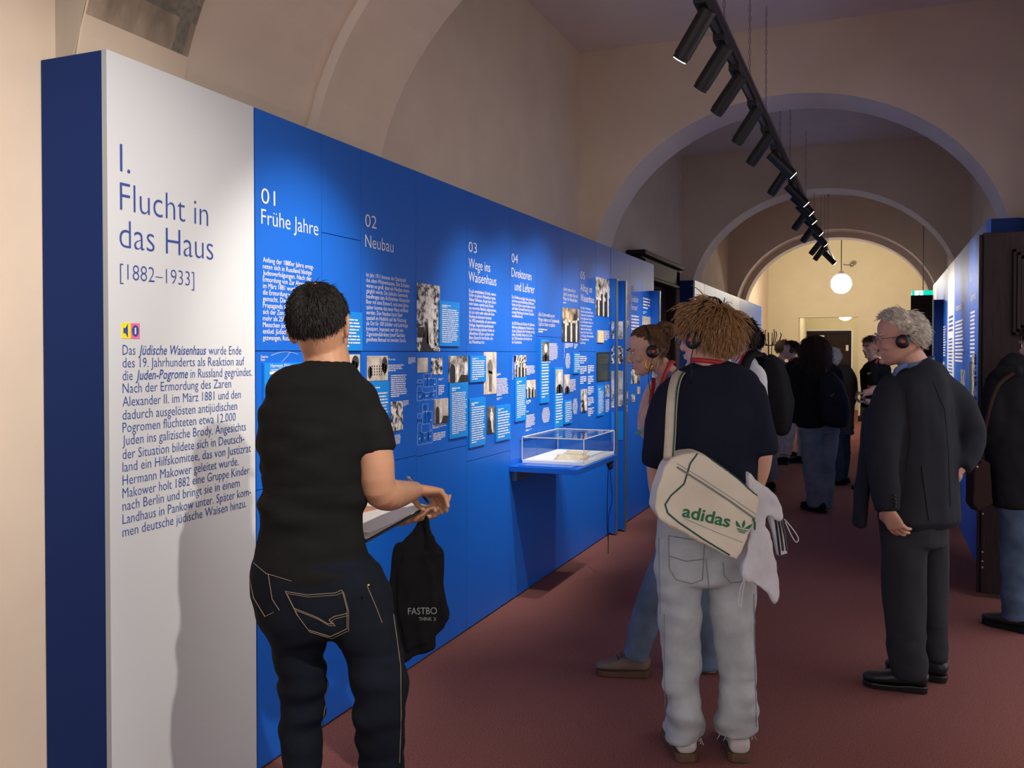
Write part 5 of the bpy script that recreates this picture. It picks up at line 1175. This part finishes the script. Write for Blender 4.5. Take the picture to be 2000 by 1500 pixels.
for i in range(14): a = i * .4488; q.blob(c + RGT * (.038 * math.cos(a)) + FWD * (.038 * math.sin(a)) + UP * (.02 * math.cos(a)), .0075, n=8)
q.build('bracelet', TQ, G.root, smooth=True)
hm = lambda u: u.z > lim(u.y, -.04)
bun = Vector((.0, -.112, .062))
hair(G.root, XG, HBR, 2600, .15, mask=hm, target=bun, lift=.3, w=.0022, seed=8, jit=.25, puff=1.06)
q = MB(); rd = random.Random(9)
for i in range(150):
    a0 = rd.uniform(0, 6.28); r0 = rd.uniform(.012, .047); tl = rd.uniform(-.5, .5); z0 = rd.uniform(-.02, .03)
    pts = [XG @ (bun + Vector((z0 + .02 * math.sin(a0 + i + s * .5), -.01 + r0 * math.cos(a0 + s * .62), .008 + r0 * math.sin(a0 + s * .62) + tl * .01 * s / 3))) for s in range(8)]
    q.tube(pts, [.0045, .0055, .0055, .005, .005, .005, .004, .0015], n=5, cap=0)
q.blob(XG @ (bun + Vector((0, -.005, .005))), (.036, .034, .034)); q.build('hair_bun', HBR, G.root, smooth=True, fixn=False)
hair(G.root, XG, HBR, 160, .10, mask=lambda u: -.95 < u.y < -.3 and -.95 < u.z < -.45, lift=.2, grav=.7, curl=.35, w=.0009, seed=12, root=1, name='loose_strands', jit=.4)
headphones(XG, 'black headphones on the young woman with the hair bun', 4, r=1.07, side_cord= [XG @ Vector((-.094, .0, -.045)), J(1266, 735, -.15), J(1270, 770, -.22), J(1264, 830, -.25)])
# ================================================================ the grey haired man in the suit
SUIT = cloth('charcoal wool', (.022, .024, .030), .9, .1, 9, .2, 300); SUITP = cloth('grey trousers', (.032, .033, .037), .9, .1, 9, .2, 300); SHIRTB = cloth('blue shirt', (.10, .16, .30), .8)
S_ = Person('grey haired man in dark suit and headphones standing with his back half turned', 4.26, P(1790, 1335, 4.26), 2)
J, b = S_.J, S_.body
XS = hmat(J(1755, 658), 74, 6, -3, 1.03); head(b, XS)
S_.rings([(1772, 690, 28, 26), (1790, 722, 30, 28), (1792, 755, 44, 40)], 50, b, n=16)
tor = [(1790, 712, 36, 34), (1793, 728, 62, 44), (1794, 750, 78, 52), (1796, 800, 86, 58), (1798, 870, 88, 58), (1797, 940, 92, 60), (1796, 985, 97, 62), (1795, 1013, 100, 63)]
S_.rings(tor[2:], 32, b, .86)
S_.limb([(1735, 775, -.06, 26), (1722, 870, -.11, 23), (1729, 960, -.17, 17), (1732, 998, -.19, 12)], b)
S_.limb([(1862, 775, .05, 26), (1893, 830, .06, 22), (1904, 860, .05, 20), (1880, 910, -.02, 15)], b)
hand(b, J(1731, 992, -.19), -UP * .8 + RGT * .4 - FWD * .02, RGT * .8 + FWD * .6, -RGT - FWD * .3, .5, 1.08)
hand(b, J(1876, 915, -.02), -UP * .5 - RGT * .8, FWD, -UP, .4, 1.0)
l1 = [(1765, 1010, -.02, 48), (1765, 1080, -.03, 43), (1766, 1160, -.03, 39), (1768, 1240, -.03, 37), (1773, 1290, -.03, 35), (1778, 1318, -.03, 32)]
l2 = [(1815, 1010, .06, 40), (1818, 1080, .08, 33), (1821, 1160, .09, 30), (1824, 1240, .09, 26), (1826, 1288, .09, 23)]
S_.limb(l1, b, .6); S_.limb(l2, b, .6)
gb = S_.finish(.0045, 2); eyes(gb, XS); brows(gb, XS, HG)
glasses(S_.root, XS, mat('blue grey frame', (.05, .07, .12), .4))
MB().tube([J(1768 + 3, 712, -.07), J(1752, 722, -.08), J(1745, 735, -.06)], [(.013, .005)] * 3, side=UP, n=8, sub=3).tube([J(1790 + 34 * math.cos(a * .3927), 708 - 8 * math.cos(a * .3927 - .6), .075 * math.sin(a * .3927)) for a in range(17)], [(.012, .004)] * 17, side=UP, n=8, cap=0).build('shirt_collar', SHIRTB, S_.root, smooth=True)
q = MB(); S_.rings(tor, 32, q)
S_.limb([(1765, 752, -.02, 30), (1742, 775, -.05, 36), (1728, 830, -.10, 34), (1722, 900, -.14, 29), (1728, 960, -.17, 26), (1732, 998, -.19, 23)], q, cap=.1)
S_.limb([(1825, 752, .0, 30), (1856, 778, .04, 36), (1882, 815, .06, 32), (1899, 850, .06, 28), (1890, 885, .02, 25), (1876, 912, -.02, 21)], q, cap=.2)
q.tube([J(1700, 800, .04), J(1690, 900, .04), J(1682, 980, .04), J(1678, 1026, .04)], [(.04, .03), (.05, .03), (.06, .03), (.06, .025)], side=FWD, n=12, sub=3, cap=.2)
jk = q.sculpt('suit_jacket', SUIT, S_.root, .009, 6, folds(wr(.010, 9, 9, 4, 51), wr(.004, 16, 16, 10, 52)))
dk = mat('dark seam', (.006, .006, .008), .9)
drape(jk, [(1800, 910), (1806, 960), (1814, 1016)], .004, dk, 'back_vent'); drape(jk, [(1822, 745), (1845, 800), (1852, 880), (1856, 990)], .0018, dk, 'seam'); drape(jk, [(1772, 760), (1778, 850), (1770, 930)], .0016, dk, 'seam')
q = MB()
for i in range(4): q.blob(J(1747 + i * .5, 968 + i * 7, -.245), (.008, .008, .0055), n=8)
q.build('cuff_buttons', M['black'], S_.root, smooth=True)
q = MB(); S_.rings([(1792, 985, 84, 55), (1790, 1030, 74, 52), (1788, 1060, 70, 50)], 32, q, cap=.2); S_.limb(l1, q, cap=.1); S_.limb(l2, q, cap=.1)
q.sculpt('trousers', SUITP, S_.root, .009, 5, folds(wr(.009, 12, 12, 6, 53), zgate(wr(.008, 9, 9, 18, 54), .02, .3, .1)))
h1, h2 = J(1811, 1340, -.04), J(1850, 1324, .09)
shoe(S_.root, Vector((h1.x, h1.y, 0)), 68, .285, M['black'], M['blackgl'], .105, .085); shoe(S_.root, Vector((h2.x, h2.y, 0)), 55, .285, M['black'], M['blackgl'], .105, .085)
hair(S_.root, XS, HG, 2800, .05, comb=lambda u: Vector((.1, .35, .5)) if u.z > .45 and u.y > -.3 else Vector((0, -.75, -.45)), lift=.24, grav=.06, curl=.05, w=.0023, seed=14, jit=.14, puff=1.03, lv=.35)
headphones(XS, 'black headphones with a band behind the head of the man in the dark suit', 62)
# ================================================================ further visitors
def visitor(label, D, head_, body_yaw, tor, arms, legs, mats, skin=0, hairspec=None, shoes=None, hands=(), sleeve=True, hips=None, voxel=.007, top_name='shirt', leg_name='trousers', neck=None, seed=60, fem=False, face=False):
    V_ = Person(label, D, P(*(shoes[0][:2] if shoes else (head_[0], 690)), D), skin); J = V_.J; b = V_.body
    X = hmat(J(head_[0], head_[1]), head_[2], head_[3] if len(head_) > 3 else 5, 0, head_[4] if len(head_) > 4 else 1.0); head(b, X, fem)
    k = 1 / V_.k; nk = neck or [(head_[0], head_[1] + .085 * k, .052 * k, .052 * k), (tor[0][0], tor[0][1] + .03 * k, .058 * k, .055 * k), (tor[1][0], tor[1][1] + .06 * k, .08 * k, .06 * k)]
    V_.rings(nk, body_yaw, b, n=14)
    V_.rings(tor[2:] or tor[1:], body_yaw, b, .85)
    for a in arms: V_.limb(a[0], b)
    for l in legs: V_.limb(l, b, .6)
    if legs and hips: V_.rings(hips, body_yaw, b, .85)
    for h in hands: hand(b, J(*h[0]), *h[1:])
    gb = V_.finish(voxel, 2)
    if face: eyes(gb, X); brows(gb, X, hairspec[0])
    q = MB(); V_.rings(tor, body_yaw, q)
    for a in arms: V_.limb(a[1], q, cap=.15)
    top = q.sculpt(top_name, mats[0], V_.root, .010, 6, folds(wr(.010, 9, 9, 9, seed), wr(.004, 16, 16, 16, seed + 1)))
    if legs:
        q = MB()
        if hips: V_.rings(hips, body_yaw, q, cap=.2)
        for l in legs: V_.limb(l, q, cap=.1)
        q.sculpt(leg_name, mats[1], V_.root, .010, 5, folds(wr(.010, 9, 9, 12, seed + 2), wr(.005, 16, 16, 20, seed + 3)))
    for s in shoes or ():
        p = J(s[0], s[1], s[2]); shoe(V_.root, Vector((p.x, p.y, 0)), s[3], .28, s[4], s[5], .10)
    if hairspec: hair(V_.root, X, hairspec[0], hairspec[1], hairspec[2], **hairspec[3])
    return V_, X, top
def lanyard(V_, pts, w=.02):
    q = MB(); P_ = [V_.J(*p) for p in pts]; ribbon(q, P_, [-FWD + UP * .3] * len(P_), w); q.build('lanyard', M['red'], V_.root, smooth=True)
BLK = cloth('black cloth', (.009, .009, .010), .95, .1, 9); BPK = cloth('black nylon', (.012, .012, .014), .7, .15, 12); GT = cloth('grey jersey', (.075, .068, .065), .9); WT = cloth('white jersey', (.78, .78, .80), .9); GJ = cloth('grey green denim', (.14, .16, .165), .95, .2, 9); BEI = cloth('pale trousers', (.50, .45, .42), .9); BRW = cloth('brown wool', (.075, .055, .042), .95, .2, 60); BLJ = cloth('dark blue denim', (.03, .045, .085), .9, .2, 9); KH = cloth('beige cotton', (.36, .28, .20), .9); DKO = cloth('black coat', (.011, .011, .013), .95, .1, 9)
def backpack(label, D, rows, yaw, straps, pocket=None):
    t = thing('backpack', label, 'backpack', P(rows[len(rows) // 2][0], rows[-1][1], D)); k = D / FPX
    q = MB(); q.tube([P(r[0], r[1], D + (r[4] if len(r) > 4 else 0)) for r in rows], [(r[2] * k, r[3] * k) for r in rows], side=yawside(yaw), n=18, sub=3, cap=.4, sup=2.6)
    o = q.sculpt('pack_body', BPK, t, .010, 4, wr(.010, 9, 9, 9, 71))
    for s in straps:
        q = MB(); ribbon(q, [P(a, c, D + d) for a, c, d in s[0]], [(-FWD if n_ is None else n_) for n_ in s[1]], .055, .012); q.build('shoulder_strap', BPK, t, smooth=True)
    if pocket: drape(o, pocket, .003, M['chrome'], 'zip_line')
    return t
short = dict(lift=.3, grav=.15, curl=.15, w=.0024, jit=.3, puff=1.03)
tous = dict(lift=.5, grav=.3, curl=.4, w=.0032, jit=.4, puff=1.05)
# white T-shirt, behind the young man
D4 = 5.5
V4, X4, _ = visitor('person in white T-shirt with large black backpack behind the young man in navy', D4, (1441, 659, 62, 4, 1.0), 50,
    [(1446, 694, 14, 14), (1450, 704, 26, 20), (1452, 716, 40, 27), (1452, 760, 44, 30), (1450, 830, 42, 28), (1448, 900, 42, 28)],
    [([(1478, 735, -.12, 14), (1481, 790, -.13, 13), (1476, 840, -.14, 11), (1450, 860, -.2, 9)], [(1462, 720, -.06, 17), (1477, 735, -.12, 18), (1483, 775, -.13, 17), (1483, 800, -.13, 16)]), ([(1425, 735, .12, 14), (1418, 800, .13, 12), (1412, 850, .1, 9)], [(1440, 720, .06, 17), (1426, 735, .12, 17), (1420, 790, .13, 16)])],
    [[(1440, 940, -.06, 26), (1425, 1050, -.08, 21), (1420, 1150, -.08, 17), (1420, 1195, -.08, 15)], [(1450, 940, .08, 26), (1445, 1050, .08, 21), (1442, 1140, .08, 17), (1442, 1182, .08, 15)]],
    (WT, GJ), 0, (HD, 1500, .045, dict(tous, seed=21, mask=lambda u: u.z > lim(u.y, .12))), [(1426, 1190, -.05, 30, BLK, BLK), (1446, 1178, .08, 30, BLK, BLK)], hips=[(1446, 895, 44, 30), (1445, 950, 46, 32)], seed=80)
lanyard(V4, [(1466, 690, .02), (1458, 690, -.06), (1448, 704, -.12), (1438, 722, -.15), (1432, 750, -.16)])
headphones(X4, 'black headphones on the person in the white T-shirt', 8, [X4 @ Vector((-.095, .0, -.045)), V4.J(1446, 690, -.1), V4.J(1437, 706, -.1)])
backpack('large black backpack on the person in the white T-shirt', D4 + .03, [(1500, 700, 12, 12), (1511, 715, 18, 18), (1517, 745, 24, 24), (1520, 785, 27, 28), (1521, 820, 25, 26), (1517, 842, 18, 20)], 50,
    [([(1500, 705, -.08), (1488, 692, -.08), (1470, 692, -.10), (1456, 712, -.16), (1452, 745, -.20), (1458, 775, -.20)], [UP, UP, UP - FWD, -FWD, -FWD, -FWD])])
# dark hair, grey green trousers
D5 = 10.3
V5, X5, _ = visitor('dark haired person in grey green trousers seen between the white T-shirt and the hall', D5, (1472, 667, 20, 5, 1.12), 10,
    [(1472, 690, 12, 10), (1472, 698, 26, 15), (1473, 708, 34, 18), (1474, 760, 34, 19), (1476, 800, 32, 18)],
    [([(1445, 715, 0, 9), (1440, 770, 0, 8), (1444, 815, .1, 6)], [(1452, 706, 0, 11), (1444, 720, 0, 12), (1440, 760, 0, 10)]), ([(1502, 715, 0, 9), (1508, 770, 0, 8), (1504, 815, .1, 6)], [(1495, 706, 0, 11), (1503, 720, 0, 12), (1508, 760, 0, 10)])],
    [[(1465, 815, 0, 17), (1462, 880, 0, 14), (1460, 940, 0, 12)], [(1490, 815, 0, 17), (1500, 880, 0, 15), (1507, 936, 0, 14)]],
    (BLK, GJ), 0, (HD, 900, .05, dict(tous, seed=22, mask=lambda u: u.z > lim(u.y, -.1))), [(1462, 953, 0, 10, BLK, M['black']), (1509, 954, 0, -6, BLK, M['black'])], hips=[(1476, 795, 33, 18), (1478, 820, 33, 19)], seed=84)
lanyard(V5, [(1452, 690, .02), (1458, 692, -.06), (1472, 695, -.09), (1488, 693, -.06)], .03)
# two boys face to face by the coat stand
D6 = 13.75
V6, X6, _ = visitor('boy with curly light brown hair and grey T-shirt by the coat stand', D6, (1530, 681, -70, 8, 1.06), -40,
    [(1524, 702, 9, 8), (1521, 708, 18, 12), (1519, 716, 23, 15), (1519, 750, 23, 15), (1522, 790, 22, 14)],
    [([(1503, 722, -.1, 7), (1501, 760, -.1, 6), (1518, 782, -.2, 5)], [(1510, 714, -.05, 9), (1503, 724, -.1, 9), (1501, 752, -.1, 8)]), ([(1537, 722, .1, 7), (1540, 760, .1, 6), (1545, 780, .0, 5)], [(1531, 714, .05, 9), (1537, 724, .1, 9), (1540, 750, .1, 8)])],
    [[(1515, 795, 0, 12), (1514, 850, 0, 11), (1514, 893, 0, 10)], [(1530, 795, 0, 12), (1531, 850, 0, 11), (1532, 893, 0, 10)]],
    (GT, BEI), 0, (HBR, 800, .05, dict(tous, seed=23, mask=lambda u: u.z > lim(u.y, .1))), [(1515, 899, 0, -60, BLK, BLK), (1530, 899, 0, -60, BLK, BLK)], hips=[(1521, 785, 21, 13), (1522, 805, 22, 14)], seed=88)
lanyard(V6, [(1517, 700, 0), (1519, 703, -.08), (1526, 710, -.12), (1530, 722, -.14)], .035); headphones(X6, 'black headphones on the boy with curly hair', 8)
D7 = 12.9
V7, X7, _ = visitor('boy in black T-shirt and pale trousers facing the curly haired boy', D7, (1545, 683, 72, 8, 1.06), 40,
    [(1551, 703, 9, 8), (1553, 709, 18, 12), (1555, 716, 24, 15), (1557, 750, 22, 15), (1556, 775, 22, 14)],
    [([(1537, 720, -.12, 7), (1531, 750, -.13, 7), (1528, 764, -.14, 5.5), (1538, 778, -.2, 4.5)], [(1546, 713, -.06, 9), (1538, 722, -.12, 9), (1534, 740, -.13, 8.5)]), ([(1572, 722, .1, 7), (1576, 760, .1, 6), (1566, 782, .05, 5)], [(1566, 713, .06, 9), (1572, 724, .1, 9), (1576, 748, .1, 8)])],
    [[(1549, 790, -.06, 14), (1542, 840, -.08, 12), (1535, 888, -.1, 10)], [(1564, 790, .05, 14), (1568, 840, .05, 12), (1569, 890, .05, 11)]],
    (BLK, BEI), 0, (HD, 700, .03, dict(short, seed=24)), [(1540, 898, -.1, 60, BLK, M['black']), (1572, 901, .05, 70, BLK, M['black'])], hips=[(1556, 770, 23, 15), (1556, 795, 24, 15)], seed=92)
lanyard(V7, [(1540, 706, -.1), (1548, 702, -.1), (1556, 700, -.06), (1562, 702, 0)], .035); headphones(X7, 'black headphones on the boy in black T-shirt', 8)
backpack('dark grey backpack on the boy in black T-shirt', D7 - .1, [(1562, 706, 10, 8), (1566, 718, 14, 11), (1567, 745, 15, 13), (1566, 768, 12, 10)], 30, [([(1562, 706, -.1), (1556, 703, -.08), (1550, 708, -.12), (1547, 725, -.14)], [UP, UP - FWD, -FWD, -FWD])])
# woman with long hair
D8 = 9.0
V8, X8, _ = visitor('woman with long dark brown hair, black jacket and jeans walking away down the corridor', D8, (1591, 680, -4, 4, 1.02), -6,
    [(1592, 703, 13, 12), (1593, 712, 32, 18), (1594, 724, 41, 22), (1595, 770, 40, 23), (1594, 815, 39, 22), (1594, 832, 36, 21)],
    [([(1560, 730, 0, 11), (1553, 790, 0, 9), (1560, 830, .08, 7)], [(1568, 720, 0, 13), (1558, 732, 0, 15), (1553, 775, .0, 14), (1556, 822, .05, 12)]), ([(1630, 730, 0, 11), (1640, 790, 0, 9), (1634, 830, .08, 7)], [(1620, 720, 0, 13), (1630, 732, 0, 15), (1638, 775, 0, 14), (1636, 822, .05, 12)])],
    [[(1586, 838, -.02, 23), (1586, 900, -.02, 19), (1590, 955, -.02, 17), (1593, 988, -.02, 16)], [(1616, 838, .02, 23), (1612, 900, .02, 20), (1609, 955, .02, 19), (1608, 990, .02, 19)]],
    (BLK, GJ), 0, None, [(1590, 992, .02, 4, BLK, BLK), (1607, 1003, -.1, -2, BLK, BLK)], hips=[(1602, 822, 37, 20), (1602, 845, 38, 21)], top_name='jacket', leg_name='jeans', seed=96, fem=True)
hair(V8.root, X8, hairmat('chestnut hair', (.055, .028, .017)), 2600, .30, mask=lambda u: u.z > lim(u.y, .0), crown=(0, .1, .99), lift=.12, grav=.9, curl=.03, w=.0028, seed=25, jit=.10, puff=1.08, lv=.18, seg=9)
backpack('black backpack hanging from the shoulder of the long haired woman', D8 - .2, [(1612, 732, 14, 10), (1622, 755, 24, 16), (1628, 785, 29, 20), (1632, 810, 29, 20), (1630, 828, 24, 16)], -10, [([(1612, 735, -.03), (1610, 718, .06), (1612, 710, .15), (1618, 716, .24)], [-FWD, -FWD, UP, UP])], [(1622, 774), (1630, 768)])
# white haired person in brown jacket
D9 = 10.8
V9, X9, _ = visitor('white haired person in brown jacket and blue jeans beside the long haired woman', D9, (1627, 700, -35, 14, 1.03), -25,
    [(1632, 716, 10, 9), (1635, 722, 24, 14), (1637, 732, 31, 18), (1638, 770, 31, 19), (1637, 810, 30, 19), (1636, 836, 30, 19)],
    [([(1612, 738, -.05, 9), (1607, 790, -.05, 7), (1612, 830, -.1, 6)], [(1618, 728, 0, 11), (1611, 740, -.03, 12), (1607, 780, -.05, 11), (1610, 820, -.08, 10)]), ([(1661, 738, .05, 9), (1664, 770, .05, 8), (1648, 800, -.15, 6)], [(1654, 728, .05, 11), (1661, 740, .05, 12), (1665, 768, .04, 11), (1658, 790, -.08, 10), (1648, 803, -.15, 9)])],
    [[(1628, 840, -.02, 16), (1634, 890, -.02, 13), (1637, 936, -.02, 12)], [(1645, 840, .05, 16), (1648, 890, .05, 12), (1644, 934, .05, 11)]],
    (BRW, BLJ), 0, (HW, 1500, .05, dict(short, grav=.35, seed=26, mask=lambda u: u.z > lim(u.y, -.12), puff=1.06)), [(1636, 948, 0, -20, BLK, BLK), (1646, 946, .05, -30, BLK, BLK)], hips=[(1636, 828, 29, 18), (1637, 848, 30, 18)], top_name='jacket', leg_name='jeans', seed=100)
# man facing left beyond the suit
D10 = 10.6
V10, X10, _ = visitor('man with dark wavy hair and black shirt half hidden by the suited man', D10, (1702, 678, 112, 4, 1.06), 110,
    [(1706, 703, 11, 10), (1708, 711, 20, 24), (1710, 722, 24, 33), (1711, 760, 24, 32), (1710, 800, 24, 30)],
    [([(1702, 728, -.18, 9), (1706, 758, -.2, 8), (1702, 764, -.24, 7), (1686, 768, -.28, 6)], [(1704, 716, -.1, 12), (1703, 730, -.17, 12), (1706, 752, -.19, 11)]), ([(1718, 728, .18, 9), (1722, 765, .14, 7), (1700, 784, -.1, 6), (1688, 782, -.22, 5.5)], [(1715, 716, .1, 12), (1718, 730, .17, 12), (1722, 762, .14, 10)])],
    [[(1706, 815, -.08, 18), (1704, 880, -.08, 15), (1702, 942, -.08, 14)], [(1714, 815, .08, 18), (1714, 880, .08, 15), (1713, 940, .08, 13)]],
    (BLK, KH), 0, (HBR, 900, .055, dict(tous, seed=27)), [(1708, 955, -.08, 95, GT, BLK), (1716, 950, .08, 95, GT, BLK)], [((1692, 768, -.27), -RGT, -UP, -FWD, .9, 1.0), ((1694, 783, -.2), -RGT - UP * .1, UP, -FWD, .8, 1.0)], hips=[(1710, 792, 24, 30), (1710, 818, 24, 31)], seed=104, face=True)
lanyard(V10, [(1717, 700, -.02), (1714, 702, -.1), (1706, 720, -.17), (1698, 745, -.2), (1696, 760, -.22)], .03)
t = thing('audio_player', 'small dark audio player with cord held by the man in black shirt', 'audio player', P(1686, 772, D10 - .3))
MB().obox(P(1685, 773, D10 - .29), RGT * .02 + UP * .01, FWD * .012, UP * .05 - RGT * .02).build('player_body', M['blackgl'], t, bevel=.004)
MB().tube([P(1682, 768, D10 - .3), P(1674, 764, D10 - .3), P(1671, 776, D10 - .3), P(1676, 786, D10 - .3), P(1686, 782, D10 - .3)], .003, n=6, sub=4).build('cord', M['greyedge'], t)
# person at the right edge
D12 = 5.15
V12, X12, _ = visitor('person in black jacket and blue jeans cut off by the right edge', D12, (2026, 672, 10, 5, 1.0), 8,
    [(2024, 712, 16, 15), (2014, 722, 50, 28), (2006, 736, 66, 36), (2000, 800, 70, 44), (1998, 880, 70, 46), (1998, 950, 68, 46), (1998, 985, 64, 44)],
    [([(1953, 755, 0, 18), (1942, 830, -.02, 16), (1955, 910, .05, 12)], [(1965, 738, 0, 24), (1950, 760, 0, 27), (1943, 830, -.02, 25), (1950, 900, .03, 23)]), ([(2060, 755, 0, 18), (2066, 830, -.02, 16), (2060, 910, .05, 12)], [(2045, 738, 0, 24), (2060, 760, 0, 27), (2066, 830, -.02, 25), (2062, 900, .03, 23)])],
    [[(1986, 990, -.02, 32), (1985, 1080, -.02, 28), (1984, 1160, -.02, 26), (1984, 1208, -.02, 25)], [(2030, 990, .02, 32), (2032, 1080, .02, 28), (2034, 1160, .02, 26), (2034, 1208, .02, 25)]],
    (DKO, cloth('mid blue denim', (.06, .085, .13), .9, .25, 9)), 0, (HD, 900, .04, dict(short, seed=28)), [(2016, 1236, -.06, 36, M['black'], BLK), (2040, 1236, .02, -20, M['black'], BLK)], hips=[(2004, 965, 60, 40), (2004, 1000, 58, 40)], top_name='jacket', leg_name='jeans', seed=108)
q = MB(); k = D12 / FPX
q.tube([V12.J(1990, 722, -.10), V12.J(1955, 732, -.04), V12.J(1938, 745, .06)], [(.03, .035), (.05, .04), (.04, .04)], side=UP, n=12, sub=3); q.sculpt('hood', DKO, V12.root, .009, 4, wr(.008, 14, 14, 14, 110))
t = thing('handbag', 'dark brown leather bag of the person at the right edge', 'bag', P(1918, 1000, D12 - .02)); LEA = mat('brown leather', (.022, .010, .008), .7, .2, 60, spec=.1)
MB().plate([P(x, y, D12 - .08) for x, y in ((1910, 890), (1935, 905), (1940, 985), (1912, 1000), (1900, 985), (1902, 905))], -FWD, .09).sculpt('bag_body', LEA, t, .007, 5)
q = MB(); ribbon(q, [P(1912, 905, D12 - .1), P(1920, 860, D12 - .16), P(1932, 800, D12 - .20), P(1950, 752, D12 - .17), P(1980, 728, D12 - .12)], [-FWD, -FWD, -FWD, -FWD + UP * .4, -FWD + UP], .022, .003); q.build('strap', LEA, t, smooth=True)
MB().blob(P(1908, 912, D12 - .12), .008).build('buckle', M['chrome'], t, smooth=True)
# coat stand in the hall
c = P(1503, 690, 17.6); zt = P(1503, 650, 17.6).z; base = Vector((c.x, c.y, 0)); t = thing('coat_stand', 'thin metal coat stand against the yellow hall wall behind the boys', 'coat stand', base)
q = MB()
for a in range(3): v = Vector((math.cos(a * 2.09), math.sin(a * 2.09), 0)); q.tube([base + v * .28 + UP * .01, base + v * .04 + UP * .5, base + v * .03 + UP * 1.3, base + v * .05 + UP * zt], .009, n=6)
q.build('stem', M['black'], t)
for a in range(6): v = Vector((math.cos(a * 1.047), math.sin(a * 1.047), 0)); MB().tube([base + UP * (zt - .25), base + v * .14 + UP * (zt - .22), base + v * .22 + UP * (zt - .05), base + v * .20 + UP * (zt + .03 * (a % 3))], .010, n=6, sub=3).build('hook', M['black'], t)
